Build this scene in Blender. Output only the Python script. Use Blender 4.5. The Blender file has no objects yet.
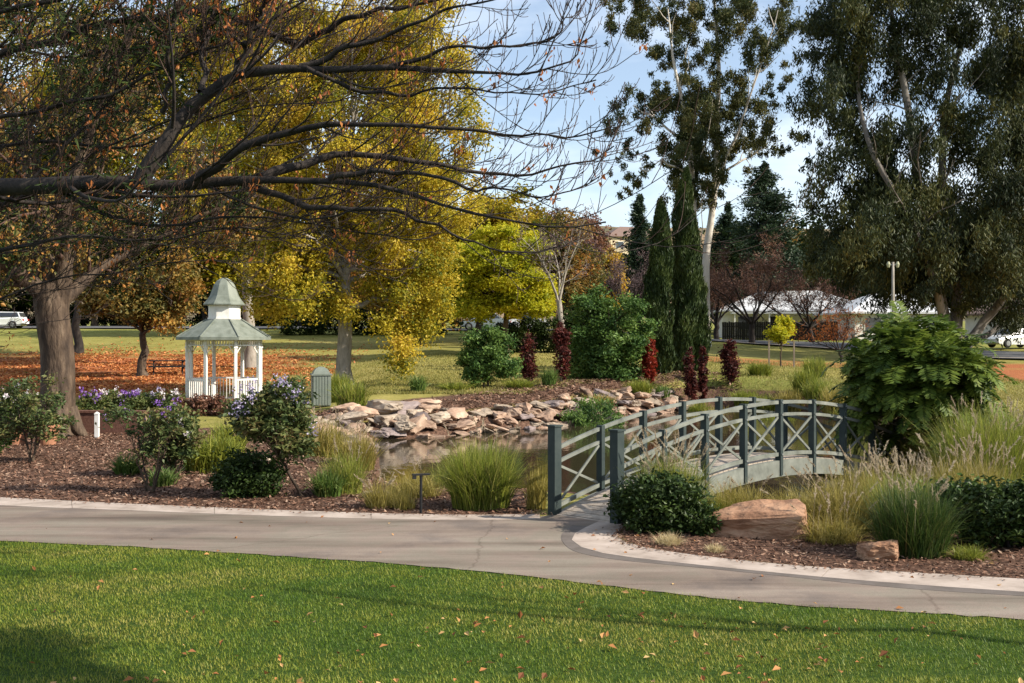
import bpy, bmesh, math, random
import numpy as np
from mathutils import Vector, Matrix, noise
from mathutils.geometry import tessellate_polygon

scn = bpy.context.scene
COL = scn.collection
R_ = math.radians
F, CZ = 1138.0, 2.5          # focal length in pixels of a 1024 frame, eye height above the path

# ------------------------------------------------------------------ camera, sky, sun, exposure
cam = bpy.data.objects.new("camera", bpy.data.cameras.new("camera"))
COL.objects.link(cam)
cam.location = (0, 0, CZ)
cam.rotation_euler = (R_(90), 0, 0)
cam.data.sensor_width = 36.0
cam.data.lens = F / 1024 * 36
cam.data.clip_start, cam.data.clip_end = 0.1, 6000
scn.camera = cam

SUN_EL = R_(34)
SUN_H = Vector((0.955, -0.297, 0)).normalized()
world = bpy.data.worlds.new("World")
scn.world = world
world.use_nodes = True
nt = world.node_tree
nt.nodes.clear()
w_out = nt.nodes.new("ShaderNodeOutputWorld")
w_bg = nt.nodes.new("ShaderNodeBackground")
w_bg.inputs["Strength"].default_value = 0.10
sky = nt.nodes.new("ShaderNodeTexSky")
sky.sky_type = 'NISHITA'
sky.sun_disc = False
sky.sun_elevation = SUN_EL
sky.sun_rotation = math.atan2(SUN_H.x, SUN_H.y)
sky.air_density, sky.dust_density, sky.ozone_density = 1.0, 0.35, 2.0
tc = nt.nodes.new("ShaderNodeTexCoord")
mp = nt.nodes.new("ShaderNodeMapping")
mp.inputs["Scale"].default_value = (2.2, 2.2, 7.0)
mp.inputs["Location"].default_value = (0.35, 0.0, 0.25)
nz = nt.nodes.new("ShaderNodeTexNoise")
nz.inputs["Scale"].default_value = 1.6
nz.inputs["Detail"].default_value = 7
nz.inputs["Roughness"].default_value = 0.55
cr = nt.nodes.new("ShaderNodeValToRGB")
cr.color_ramp.elements[0].position, cr.color_ramp.elements[1].position = 0.42, 0.72
mx = nt.nodes.new("ShaderNodeMix")
mx.data_type = 'RGBA'
mx.inputs[7].default_value = (7.4, 7.9, 8.4, 1)
cr.color_ramp.elements[0].color = (.20, .20, .20, 1)
sc_ = nt.nodes.new("ShaderNodeMath"); sc_.operation = 'MULTIPLY'; sc_.inputs[1].default_value = 0.85
L = nt.links.new
L(tc.outputs["Generated"], mp.inputs["Vector"]); L(mp.outputs[0], nz.inputs["Vector"])
L(nz.outputs["Fac"], cr.inputs[0]); L(cr.outputs[0], sc_.inputs[0]); L(sc_.outputs[0], mx.inputs[0])
L(sky.outputs[0], mx.inputs[6]); L(mx.outputs[2], w_bg.inputs["Color"]); L(w_bg.outputs[0], w_out.inputs[0])

sun = bpy.data.objects.new("sun", bpy.data.lights.new("sun", 'SUN'))
COL.objects.link(sun)
sun.data.energy = 4.8
sun.data.angle = R_(0.5)
sun.data.color = (1.0, 0.915, 0.775)
S_dir = Vector((SUN_H.x * math.cos(SUN_EL), SUN_H.y * math.cos(SUN_EL), math.sin(SUN_EL)))
sun.rotation_euler = S_dir.to_track_quat('Z', 'Y').to_euler()
sun.location = (30, -10, 40)
vs = scn.view_settings
vs.view_transform, vs.look, vs.exposure, vs.gamma = 'Standard', 'None', 0.84, 1.0
vs.use_curve_mapping = False
scn.cycles.max_bounces = 6
scn.cycles.transparent_max_bounces = 4
scn.cycles.caustics_reflective = scn.cycles.caustics_refractive = False

# ------------------------------------------------------------------ helpers: objects
def put(o, parent=None):
    COL.objects.link(o)
    if parent is not None:
        o.parent = parent
    return o

def tag(o, label, cat, group=None, kind=None):
    if label: o["label"] = label
    if cat: o["category"] = cat
    if group: o["group"] = group
    if kind: o["kind"] = kind
    return o

def thing(name, label, cat, loc, rz=0.0, group=None):
    o = bpy.data.objects.new(name, None)
    o.empty_display_size = 0.2
    o.location = loc
    o.rotation_euler = (0, 0, rz)
    put(o)
    return tag(o, label, cat, group)

def copy_tree(o, parent=None):
    c = o.copy()
    COL.objects.link(c)
    c.parent = parent
    for ch in list(o.children):
        copy_tree(ch, c)
    return c

def mesh(name, V, Fc, m, parent=None, tint=None, smooth=False):
    V = np.asarray(V, dtype=np.float32)
    me = bpy.data.meshes.new(name)
    if isinstance(Fc, np.ndarray):
        n, k = Fc.shape
        me.vertices.add(len(V)); me.vertices.foreach_set("co", V.ravel())
        me.loops.add(n * k); me.loops.foreach_set("vertex_index", Fc.astype(np.int32).ravel())
        me.polygons.add(n); me.polygons.foreach_set("loop_start", np.arange(0, n * k, k, dtype=np.int32))
        me.update(calc_edges=True)
    else:
        me.from_pydata(V.tolist(), [], Fc); me.update()
    if tint is not None:
        a = me.attributes.new("tint", 'FLOAT', 'FACE')
        a.data.foreach_set("value", np.asarray(tint, dtype=np.float32))
    me.polygons.foreach_set("use_smooth", np.full(len(me.polygons), bool(smooth), dtype=bool))
    me.materials.append(m)
    return put(bpy.data.objects.new(name, me), parent)

class MB:
    """collects quads"""
    def __init__(s): s.V, s.F, s.T, s.n = [], [], [], 0
    def add(s, V, Fc, T=None):
        V = np.asarray(V, float).reshape(-1, 3); Fc = np.asarray(Fc, int)
        s.V.append(V); s.F.append(Fc + s.n); s.n += len(V)
        s.T.append(np.full(len(Fc), 0.5) if T is None else np.asarray(T, float))
    def box(s, c, size, M=None, T=None):
        x, y, z = [v / 2 for v in size]
        V = np.array([(-x,-y,-z),(x,-y,-z),(x,y,-z),(-x,y,-z),(-x,-y,z),(x,-y,z),(x,y,z),(-x,y,z)])
        if M is not None: V = V @ np.asarray(M).T
        s.add(V + np.asarray(c), [(3,2,1,0),(4,5,6,7),(0,1,5,4),(1,2,6,5),(2,3,7,6),(3,0,4,7)], T)
    def bar(s, a, b, w, h, up=(0,0,1)):
        a, b = Vector(a), Vector(b); d = (b - a); l = d.length; d.normalize()
        u = d.cross(Vector(up)); u.normalize(); v = u.cross(d)
        M = np.array([[d.x,u.x,v.x],[d.y,u.y,v.y],[d.z,u.z,v.z]])
        s.box((a + b) / 2, (l, w, h), M)
    def ring(s, prof, n, c=(0,0,0), rot=0.0, cap=True):
        """revolved profile [(r,z)...] with n sides"""
        a = np.arange(n) / n * 2 * math.pi + rot
        V = [np.stack([c[0] + r*np.cos(a), c[1] + r*np.sin(a), np.full(n, c[2] + z)], 1) for r, z in prof]
        Fc = []
        for k in range(len(prof) - 1):
            for i in range(n):
                j = (i + 1) % n
                Fc.append((k*n+i, k*n+j, (k+1)*n+j, (k+1)*n+i))
        s.add(np.concatenate(V), Fc)
    def build(s, name, m, parent=None, smooth=False):
        return mesh(name, np.concatenate(s.V), np.concatenate(s.F), m, parent, np.concatenate(s.T), smooth)

def norm(a): return a / (np.linalg.norm(a, axis=-1, keepdims=True) + 1e-9)

def tubes(mb, P, Rr, sides=4, T=None):
    """P (N,K,3) polylines, Rr (N,K) radii"""
    P = np.asarray(P, float); Rr = np.asarray(Rr, float)
    N, K = P.shape[:2]
    t = norm(np.gradient(P, axis=1))
    md = norm(P[:, -1] - P[:, 0])
    ref = np.eye(3)[np.argmin(np.abs(md), axis=1)][:, None, :]
    u = norm(np.cross(t, np.broadcast_to(ref, t.shape))); v = np.cross(t, u)
    a = np.arange(sides) / sides * 2 * math.pi
    ring = P[:, :, None, :] + Rr[:, :, None, None] * (u[:, :, None, :] * np.cos(a)[None, None, :, None] + v[:, :, None, :] * np.sin(a)[None, None, :, None])
    base = (np.arange(N) * K * sides)[:, None, None] + (np.arange(K - 1) * sides)[None, :, None]
    i = np.arange(sides)[None, None, :]; j = (i + 1) % sides
    Fc = np.stack([base + i, base + j, base + sides + j, base + sides + i], -1).reshape(-1, 4)
    mb.add(ring.reshape(-1, 3), Fc, np.repeat(np.full(N, .5) if T is None else T, (K - 1) * sides))

def ribbons(mb, P, Wd, side, T):
    P = np.asarray(P, float); N, K = P.shape[:2]
    o = side[:, None, :] * Wd[:, :, None] * 0.5
    V = np.stack([P - o, P + o], 2)
    b = (np.arange(N) * K * 2)[:, None] + (np.arange(K - 1) * 2)[None, :]
    mb.add(V.reshape(-1, 3), np.stack([b, b + 1, b + 3, b + 2], -1).reshape(-1, 4), np.repeat(T, K - 1))

def leafq(mb, C, D, Nn, Ln, Wd, T, fold=0.25):
    """one bent leaf per row: four corners base / left / tip / right"""
    D = norm(D); S = norm(np.cross(D, Nn)); U = np.cross(S, D)
    l = Ln[:, None]; w = Wd[:, None]
    V = np.stack([C - D*l*.5, C - D*l*.08 + S*w*.5 + U*w*fold, C + D*l*.5, C - D*l*.08 - S*w*.5 + U*w*fold], 1)
    mb.add(V.reshape(-1, 3), np.arange(len(C) * 4).reshape(-1, 4), T)

def rvec(rng, n): return norm(rng.normal(size=(n, 3)))

def spawn(P, Rr, m, rng, ang=(30, 65), ln=(.35, .6), K=6, up=.1, wob=.12, tmin=.2, rr=.55, rmin=.003, out=None, tipshrink=.6):
    """m side branches along every polyline, curving by up"""
    N, K0 = P.shape[:2]
    seg = np.linalg.norm(np.diff(P, axis=1), axis=2).sum(1)
    t = (tmin + (1 - tmin) * (np.arange(m)[None, :] + rng.random((N, m))) / m).clip(0, .985)
    x = t * (K0 - 1); i = x.astype(int); f = (x - i)[..., None]
    ar = np.arange(N)[:, None]
    p = P[ar, i] * (1 - f) + P[ar, i + 1] * f
    d = norm(P[ar, i + 1] - P[ar, i])
    r = Rr[ar, i] * (1 - f[..., 0]) + Rr[ar, i + 1] * f[..., 0]
    n = N * m
    p = p.reshape(n, 3); d = d.reshape(n, 3); r = r.reshape(n); t = t.reshape(n)
    q = norm(np.cross(d, rng.normal(size=(n, 3))))
    a = np.radians(rng.uniform(ang[0], ang[1], n))[:, None]
    d = norm(np.cos(a) * d + np.sin(a) * q)
    l = np.repeat(seg, m) * rng.uniform(ln[0], ln[1], n) * (1 - tipshrink * t)
    Q = np.zeros((n, K, 3)); Q[:, 0] = p
    for k in range(1, K):
        d = d + rng.normal(size=(n, 3)) * wob; d[:, 2] += up
        if out is not None: d = d + np.asarray(out) 
        d = norm(d)
        Q[:, k] = Q[:, k-1] + d * (l / (K - 1))[:, None]
    r0 = np.maximum(r * rr, rmin)
    RR = np.maximum(r0[:, None] * np.linspace(1, .25, K)[None, :], rmin * .7)
    return Q, RR

# ------------------------------------------------------------------ helpers: materials
def newmat(name):
    m = bpy.data.materials.new(name); m.use_nodes = True
    n = m.node_tree; n.nodes.clear()
    o = n.nodes.new("ShaderNodeOutputMaterial")
    return m, n, o

def node(n, t, **kw):
    x = n.nodes.new(t)
    for k, v in kw.items(): setattr(x, k, v)
    return x

def ramp(n, cols, src=None, interp='LINEAR'):
    r = n.nodes.new("ShaderNodeValToRGB"); cr = r.color_ramp; cr.interpolation = interp
    while len(cr.elements) < len(cols): cr.elements.new(0.5)
    for e, (p, c) in zip(cr.elements, cols):
        e.position = p; e.color = (*c, 1)
    if src is not None: n.links.new(src, r.inputs[0])
    return r

def leafmat(name, cols, trans=.3, rough=.55, spec=.3):
    m, n, o = newmat(name)
    at = node(n, "ShaderNodeAttribute", attribute_name="tint")
    k = len(cols)
    r = ramp(n, [(i / max(k - 1, 1), c) for i, c in enumerate(cols)], at.outputs["Fac"])
    b = node(n, "ShaderNodeBsdfPrincipled"); b.inputs["Roughness"].default_value = rough
    b.inputs["Specular IOR Level"].default_value = spec
    tr = node(n, "ShaderNodeBsdfTranslucent"); mxs = node(n, "ShaderNodeMixShader"); mxs.inputs[0].default_value = trans
    l = n.links.new
    l(r.outputs[0], b.inputs["Base Color"]); l(r.outputs[0], tr.inputs[0])
    l(b.outputs[0], mxs.inputs[1]); l(tr.outputs[0], mxs.inputs[2]); l(mxs.outputs[0], o.inputs[0])
    return m

def surf(name, cols, scale=4.0, detail=6, rough=.8, bump=.3, bscale=None, stretch=(1,1,1), spec=.3, rnd=0.0, bdist=.02, metal=0.0, coord="Object", tintmix=0.0):
    """noise-coloured solid surface with bump; rnd = brightness change from object to object"""
    m, n, o = newmat(name); l = n.links.new
    t = node(n, "ShaderNodeTexCoord"); mpp = node(n, "ShaderNodeMapping"); mpp.inputs["Scale"].default_value = stretch
    l(t.outputs[coord], mpp.inputs[0])
    nz = node(n, "ShaderNodeTexNoise"); nz.inputs["Scale"].default_value = scale; nz.inputs["Detail"].default_value = detail
    nz.inputs["Roughness"].default_value = .62
    l(mpp.outputs[0], nz.inputs["Vector"])
    k = len(cols)
    r = ramp(n, [(.28 + .44 * i / max(k - 1, 1), c) for i, c in enumerate(cols)], nz.outputs["Fac"])
    col = r.outputs[0]
    if rnd > 0:
        oi = node(n, "ShaderNodeObjectInfo"); hs = node(n, "ShaderNodeHueSaturation")
        mr = node(n, "ShaderNodeMapRange"); mr.inputs[3].default_value = 1 - rnd; mr.inputs[4].default_value = 1 + rnd
        l(oi.outputs["Random"], mr.inputs[0]); l(mr.outputs[0], hs.inputs["Value"]); l(col, hs.inputs["Color"]); col = hs.outputs[0]
    if tintmix > 0:
        at = node(n, "ShaderNodeAttribute", attribute_name="tint"); hs = node(n, "ShaderNodeHueSaturation")
        mr = node(n, "ShaderNodeMapRange"); mr.inputs[3].default_value = 1 - tintmix; mr.inputs[4].default_value = 1 + tintmix
        l(at.outputs["Fac"], mr.inputs[0]); l(mr.outputs[0], hs.inputs["Value"]); l(col, hs.inputs["Color"]); col = hs.outputs[0]
    b = node(n, "ShaderNodeBsdfPrincipled"); b.inputs["Roughness"].default_value = rough
    b.inputs["Specular IOR Level"].default_value = spec; b.inputs["Metallic"].default_value = metal
    l(col, b.inputs["Base Color"])
    if bump > 0:
        n2 = node(n, "ShaderNodeTexNoise"); n2.inputs["Scale"].default_value = bscale or scale * 3; n2.inputs["Detail"].default_value = 5
        l(mpp.outputs[0], n2.inputs["Vector"])
        bp = node(n, "ShaderNodeBump"); bp.inputs["Strength"].default_value = bump; bp.inputs["Distance"].default_value = bdist
        l(n2.outputs["Fac"], bp.inputs["Height"]); l(bp.outputs[0], b.inputs["Normal"])
    l(b.outputs[0], o.inputs[0])
    return m

# bark and wood
M_BARK = surf("bark_grey_brown", [(.016,.011,.008),(.045,.029,.019),(.095,.064,.042),(.17,.125,.085)], 4, detail=9, stretch=(1,1,.3), bump=1.0, bdist=.06)
M_BARKD = surf("bark_dark", [(.010,.008,.008),(.028,.021,.018),(.05,.038,.03)], 9, stretch=(1,1,.35), bump=.7)
M_BARKR = surf("twig_red_brown", [(.03,.015,.012),(.06,.032,.022),(.10,.058,.04)], 14, bump=.2)
M_TWIG = surf("twig_brown", [(.028,.015,.011),(.055,.03,.021),(.09,.055,.04)], 14, bump=.2)
M_GUM = surf("bark_white_gum", [(.30,.25,.20),(.55,.50,.44),(.68,.65,.60)], 1.2, stretch=(1,1,.3), bump=.2)
M_GUMG = surf("bark_grey_gum", [(.05,.045,.04),(.14,.125,.11),(.28,.26,.23)], 1.0, stretch=(1,1,.22), bump=.4)
M_GREY = surf("bark_pale_grey", [(.14,.12,.10),(.26,.23,.19),(.36,.32,.28)], 6, stretch=(1,1,.4), bump=.3)
# foliage
M_GOLD = leafmat("leaves_gold", [(.16,.14,.02),(.42,.31,.025),(.60,.44,.045),(.66,.45,.05),(.50,.23,.035)], .46)
M_GOLDG = leafmat("leaves_gold_green", [(.08,.105,.015),(.18,.20,.02),(.37,.33,.025),(.54,.43,.03),(.56,.36,.03)], .46)
M_GOLDY = leafmat("leaves_gold_mixed", [(.07,.10,.015),(.20,.21,.02),(.42,.34,.025),(.58,.45,.04),(.64,.47,.06),(.50,.27,.04)], .46)
M_LIME = leafmat("leaves_lime", [(.17,.21,.015),(.36,.38,.022),(.54,.50,.028),(.62,.48,.03)], .5)
M_OLIVEB = leafmat("leaves_olive_brown", [(0.0465,0.062,0.0186),(0.116,0.116,0.031),(0.232,0.171,0.0465),(0.403,0.232,0.0465),(0.465,0.171,0.0465)], .35)
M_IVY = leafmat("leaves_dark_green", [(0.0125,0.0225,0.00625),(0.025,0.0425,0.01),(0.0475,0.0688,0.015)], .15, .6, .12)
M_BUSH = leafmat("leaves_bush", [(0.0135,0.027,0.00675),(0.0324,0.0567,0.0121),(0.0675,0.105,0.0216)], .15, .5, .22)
M_MIDG = leafmat("leaves_mid_green", [(0.029,0.0725,0.0174),(0.0653,0.131,0.029),(0.123,0.203,0.0406),(0.174,0.246,0.0508)], .3)
M_EUC = leafmat("leaves_gum", [(.010,.018,.009),(.026,.038,.014),(.064,.075,.022),(.14,.125,.032)], .16, .55, .22)
M_EUCL = leafmat("leaves_gum_light", [(.02,.034,.013),(.048,.062,.02),(.098,.10,.028),(.165,.125,.034)], .25, .55, .22)
M_CYP = leafmat("leaves_cypress", [(0.0162,0.0324,0.0081),(0.0378,0.0607,0.0135),(0.0743,0.0945,0.0189)], .12)
M_PINE = leafmat("leaves_pine", [(.012,.026,.012),(.024,.046,.020),(.045,.075,.032)], .1)
M_FERN = leafmat("leaves_feathery", [(.022,.048,.010),(.06,.10,.016),(.125,.175,.026),(.22,.26,.045)], .36, .5, .2)
M_MAROON = leafmat("leaves_maroon", [(.035,.010,.010),(.085,.020,.016),(.15,.03,.02)], .3)
M_RED = leafmat("leaves_red", [(.13,.018,.012),(.26,.03,.016),(.36,.06,.02)], .35)
M_TWIGR = leafmat("twigs_russet", [(0.0715,0.0338,0.026),(0.143,0.065,0.0429),(0.221,0.111,0.0585)], .1)
M_TWIGP = leafmat("twigs_mauve", [(.07,.045,.05),(.13,.085,.09),(.19,.12,.11)], .1)
M_RUST = leafmat("leaves_rust", [(.09,.045,.035),(.18,.085,.05),(.28,.13,.06)], .3)
M_ORANGE = leafmat("leaves_dead_orange", [(.22,.07,.022),(.40,.13,.035),(.55,.22,.06)], .4)
M_ROSE = leafmat("leaves_rose", [(0.0325,0.0585,0.0182),(0.0715,0.104,0.0312),(0.13,0.15,0.0455),(0.195,0.13,0.0585)], .28)
M_LILAC = leafmat("petals_lilac", [(.30,.24,.42),(.46,.40,.58),(.62,.56,.70)], .3)
M_PURPLE = leafmat("petals_purple", [(.16,.06,.32),(.26,.12,.45),(.40,.25,.55)], .3)
M_WHITEP = leafmat("petals_pale", [(.60,.45,.55),(.72,.66,.68),(.8,.78,.74)], .3)
# grasses
M_FOUNT = leafmat("grass_fountain", [(.30,.22,.10),(.09,.13,.02),(.20,.25,.032),(.33,.34,.055),(.50,.44,.14)], .4)
M_FOUNTD = leafmat("grass_fountain_dark", [(.20,.15,.06),(.02,.05,.010),(.045,.085,.016),(.08,.125,.025),(.20,.20,.05)], .3)
M_GOLDGR = leafmat("grass_golden", [(.10,.11,.02),(.24,.20,.04),(.38,.31,.08),(.48,.40,.16)], .4)
M_STRAP = leafmat("leaves_strap", [(0.036,0.078,0.0144),(0.072,0.132,0.024),(0.132,0.192,0.042),(0.228,0.264,0.072)], .25)
M_STRAPY = leafmat("leaves_strap_yellow", [(.10,.14,.02),(.20,.23,.03),(.32,.31,.05)], .35)
M_PLUME = leafmat("plume_beige", [(.34,.26,.17),(.48,.39,.27),(.62,.53,.39)], .4)
M_STRAW = leafmat("grass_straw", [(.36,.28,.14),(.52,.42,.23),(.62,.53,.33)], .35)
M_LAWN = leafmat("grass_lawn", [(0.0332,0.0801,0.0082),(0.0925,0.17,0.0144),(0.179,0.235,0.0226),(0.298,0.298,0.0411),(0.45,0.378,0.112)], .35, .5, .25)
M_CHIP = leafmat("bark_chips", [(.04,.022,.016),(.12,.063,.042),(.22,.12,.08),(.36,.25,.18)], 0.0, .85, .1)
M_LITTER = leafmat("dead_leaves", [(.14,.05,.02),(.30,.12,.04),(.42,.20,.07),(.5,.34,.15)], .15, .7, .2)
# built
M_PAINT = surf("paint_grey_green", [(.08,.085,.07),(.14,.15,.13),(.18,.19,.165),(.23,.24,.21)], 4, detail=10, rough=.6, bump=.15, spec=.25)
M_PAINTD = surf("paint_slate", [(.022,.034,.034),(.045,.058,.055)], 5, rough=.65, bump=.1, spec=.2)
M_DECK = surf("weathered_planks", [(.22,.18,.145),(.34,.285,.235),(.42,.36,.30)], 7, stretch=(1,1,1), rough=.85, bump=.3)
M_WHITE = surf("white_paint", [(.50,.47,.42),(.72,.70,.66),(.79,.78,.75)], 2.2, detail=10, rough=.55, bump=.12, stretch=(1,1,.5))
M_ROOFG = surf("roof_sage", [(.11,.125,.10),(.175,.195,.165),(.22,.24,.205)], 2.4, detail=9, rough=.55, bump=.15, stretch=(1.6,1.6,.5))
M_CONC = surf("kerb_concrete", [(.22,.175,.145),(.36,.295,.25),(.46,.385,.335)], 2.2, detail=10, rough=.9, bump=.35, bscale=60, bdist=.004, tintmix=.09)
M_BRICK = surf("brown_brick", [(.08,.035,.025),(.14,.065,.045),(.18,.09,.065)], 18, rough=.9, bump=.4)
M_TERRA = surf("terracotta", [(.30,.13,.07),(.40,.19,.11)], 6, rough=.8, bump=.1)
M_BLACK = surf("black_metal", [(.012,.012,.013),(.022,.022,.023)], 8, rough=.45, bump=.05)
M_METAL = surf("grey_metal", [(.20,.21,.21),(.30,.31,.31)], 8, rough=.4, bump=.05, metal=.3)
M_BIN = surf("bin_green_grey", [(.13,.155,.13),(.19,.21,.18)], 5, rough=.5, bump=.08)
M_SAND = surf("sandstone", [(.09,.056,.04),(.24,.155,.11),(.36,.25,.18),(.45,.345,.26)], 1.4, detail=9, rough=.92, bump=.7, bscale=5, bdist=.05, rnd=.28)
M_SANDO = surf("sandstone_orange", [(.08,.042,.026),(.24,.125,.072),(.38,.22,.135),(.46,.32,.21)], 1.5, detail=10, rough=.92, bump=.9, bscale=6, bdist=.06, stretch=(1,1,3))
M_SANDP = surf("sandstone_pale", [(.15,.11,.08),(.31,.245,.185),(.44,.365,.29)], 1.8, detail=9, rough=.92, bump=.7, bscale=6, bdist=.05, rnd=.2)
M_ROCKG = surf("rock_grey", [(.10,.075,.07),(.21,.165,.155),(.32,.26,.24)], 1.6, detail=9, rough=.92, bump=.7, bscale=6, bdist=.05, rnd=.2)
M_GLASS = surf("dark_window", [(.02,.024,.03),(.035,.04,.05)], 2, rough=.08, bump=0, spec=.7)
M_TYRE = surf("rubber", [(.012,.012,.012),(.02,.02,.02)], 9, rough=.8, bump=.1)
M_CARW = surf("car_white", [(.72,.73,.74),(.78,.79,.80)], 2, rough=.2, bump=0, spec=.6)
M_CARB = surf("car_silver_blue", [(.30,.36,.42),(.36,.42,.47)], 2, rough=.25, bump=0, spec=.6)
M_LAMPR = surf("lamp_red", [(.30,.02,.015),(.4,.03,.02)], 4, rough=.2, bump=0)
M_LAMPC = surf("lamp_clear", [(.6,.6,.58),(.7,.7,.68)], 4, rough=.15, bump=0)
M_BRASS = surf("lamp_cream", [(.34,.33,.20),(.42,.41,.27)], 5, rough=.4, bump=0)
M_WALLW = surf("render_white", [(.62,.60,.56),(.70,.68,.64)], 2, rough=.85, bump=.1)
M_WALLC = surf("render_cream", [(.52,.42,.27),(.60,.50,.34)], 2, rough=.85, bump=.1)
M_ROOFP = surf("roof_pale_metal", [(.50,.51,.52),(.60,.61,.62)], 1.2, rough=.45, bump=.1, stretch=(6,.3,1))
M_ROOFB = surf("roof_brown_tile", [(.14,.09,.075),(.22,.15,.12)], 6, rough=.8, bump=.3)
M_FENCED = surf("fence_dark", [(.008,.008,.009),(.018,.017,.017)], 6, rough=.8, bump=.2, stretch=(4,4,.4))
M_TIMBER = surf("timber_grey", [(.16,.12,.09),(.26,.21,.16)], 7, stretch=(1,1,.3), rough=.85, bump=.3)

# ------------------------------------------------------------------ ground shape
POND = np.array([(-4.6,32.6),(-3.0,33.6),(-1.3,35.2),(1.6,38.2),(5,44),(8.5,49),(11.5,46),(12,38),(10,30),(7.6,25.5),(6.0,22.4),(6.2,19.4),
                 (5.9,17.4),(4.6,17.2),(2.9,19.0),(1.2,20.4),(-0.9,20.8),(-2.2,21.6),(-2.7,24),(-3.2,28)], float)
WATER_Z = -0.35

def sdf(x, y, poly=POND):
    x = np.asarray(x, float); y = np.asarray(y, float)
    d = np.full(x.shape, 1e9); ins = np.zeros(x.shape, bool)
    n = len(poly)
    for i in range(n):
        a, b = poly[i], poly[(i + 1) % n]
        e = b - a
        t = np.clip(((x - a[0]) * e[0] + (y - a[1]) * e[1]) / (e @ e), 0, 1)
        d = np.minimum(d, (x - a[0] - t * e[0])**2 + (y - a[1] - t * e[1])**2)
        c = ((a[1] <= y) & (b[1] > y)) | ((b[1] <= y) & (a[1] > y))
        xi = a[0] + (y - a[1]) / (e[1] if abs(e[1]) > 1e-9 else 1e-9) * e[0]
        ins ^= c & (x < xi)
    d = np.sqrt(d)
    return np.where(ins, -d, d)

def sstep(v, a, b):
    t = np.clip((v - a) / (b - a), 0, 1); return t * t * (3 - 2 * t)

def gz(x, y):
    x = np.asarray(x, float); y = np.asarray(y, float)
    left = np.interp(y, [44, 60, 80, 95, 110, 140, 250, 1500], [0, .9, 2.3, 3.4, 3.9, 4.4, 7, 10])
    mid = np.interp(y, [31, 36, 43, 60, 80, 95, 110, 140, 250, 1500], [0, .3, .72, 1.4, 2.5, 3.3, 3.7, 4.3, 7, 10])
    right = np.interp(y, [34, 40, 60, 76, 90, 100, 130, 250, 1500], [0, .35, .85, 1.4, 2.15, 2.5, 3.1, 7, 10])
    a = sstep(x, -9.5, -4.5); b = sstep(x, 4, 22)
    z = left * (1 - a) + a * (mid * (1 - b) + right * b)
    z = z + np.interp(y, [-30, 0, 8.5], [.95, .8, 0])
    d = sdf(x, y)
    bank = np.interp(d, [-4, -1.2, -.25, .5, 1.5], [-1.3, -.95, -.52, -.12, 0])
    w = np.interp(d, [0, 2.2], [0, 1])
    return np.where(d < 2.2, np.maximum(z, 0) * w + bank, z)

def g1(x, y): return float(gz(np.array([x]), np.array([y]))[0])
def X(px, Y): return (px - 512) * Y / F
def Z(py, Y): return CZ - (py - 341.5) * Y / F
def P0(px, py, z=0.0):
    Y = (CZ - z) * F / (py - 341.5)
    return (X(px, Y), Y)

# edges of path and kerbs, read off on the flat ground
LAWN_E = np.array([(-30,19.5),(-16,17.0),(-10,15.3)] + [P0(*q) for q in [(0,541),(130,547),(260,555),(400,565),(512,575),(640,590),(760,603),(900,612),(1024,620)]] + [(7.5,9.4),(14,8.2),(30,6.5)])
KL_OUT = np.array([(-30,24.5),(-18,20.9),(-12,19.2)] + [P0(*q) for q in [(0,498),(100,503),(200,507.5),(300,511.5),(400,514.5),(470,515.5),(540,514.8)]])
KL_IN = np.array([(-30,23.7),(-18,20.3),(-12,18.65)] + [P0(*q) for q in [(0,506),(100,510),(200,514),(300,517.5),(400,520),(470,520.5),(540,519.5)]])
KR_OUT = np.array([P0(*q) for q in [(606,519),(588,527),(574,535),(573,543),(590,551),(625,557.5),(700,566),(800,576),(900,584.5),(1024,593)]] + [(8.5,10.2),(15,9.0),(30,7.3)])
KR_IN = np.array([P0(*q) for q in [(626,521),(622,529),(617,535),(620,540),(632,545),(660,551),(720,559),(810,567.5),(905,573),(1024,580)]] + [(8.6,10.9),(15.2,9.6),(30,7.9)])
lawn_y = lambda x: np.interp(x, LAWN_E[:, 0], LAWN_E[:, 1])

def inpoly(x, y, poly): return sdf(x, y, np.asarray(poly, float)) < 0
BED_R = np.concatenate([KR_IN, [(30, 26), (13, 27), (8.6, 24.0), (6.0, 22.4), (6.2, 19.4), (5.9, 17.4), (4.6, 17.2), (2.9, 17.6), (2.0, 16.2)]])
BED_L = np.concatenate([KL_OUT, [(0.5, 20.6), (-.9, 20.8), (-2.2, 21.6), (-2.7, 24), (-3.2, 29), (-5.5, 33), (-9, 33), (-12, 31.5), (-30, 36)]])

def axis(lo, hi, fine, lo2, hi2, mid, far_lo, far_hi):
    a = list(np.arange(lo, hi + 1e-6, fine))
    v, s = hi, mid
    while v < hi2: v += s; a.append(v)
    while v < far_hi: s *= 1.35; v += s; a.append(v)
    v, s = lo, mid; b = []
    while v > lo2: v -= s; b.append(v)
    while v > far_lo: s *= 1.35; v -= s; b.append(v)
    return np.array(b[::-1] + a)
gx = axis(-14, 16, .3, -80, 80, 1.5, -1600, 1600)
gy = axis(6, 56, .3, 0, 135, 1.5, -300, 2600)
XX, YY = np.meshgrid(gx, gy)
ZZ = gz(XX, YY)
rough = np.array([noise.noise((x * .35, y * .35, 0)) for x, y in zip(XX.ravel(), YY.ravel())]).reshape(XX.shape)
dP = sdf(XX, YY)
offpath = (YY < lawn_y(XX) - .5) | (YY > np.interp(XX, KL_OUT[:, 0], KL_OUT[:, 1]) + 1.0)
ZZ = ZZ + rough * .05 * offpath * (YY > 19)
ZZ = np.where((YY < 24) & ~offpath, np.minimum(ZZ, 0), ZZ)
nx, ny = len(gx), len(gy)
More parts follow.
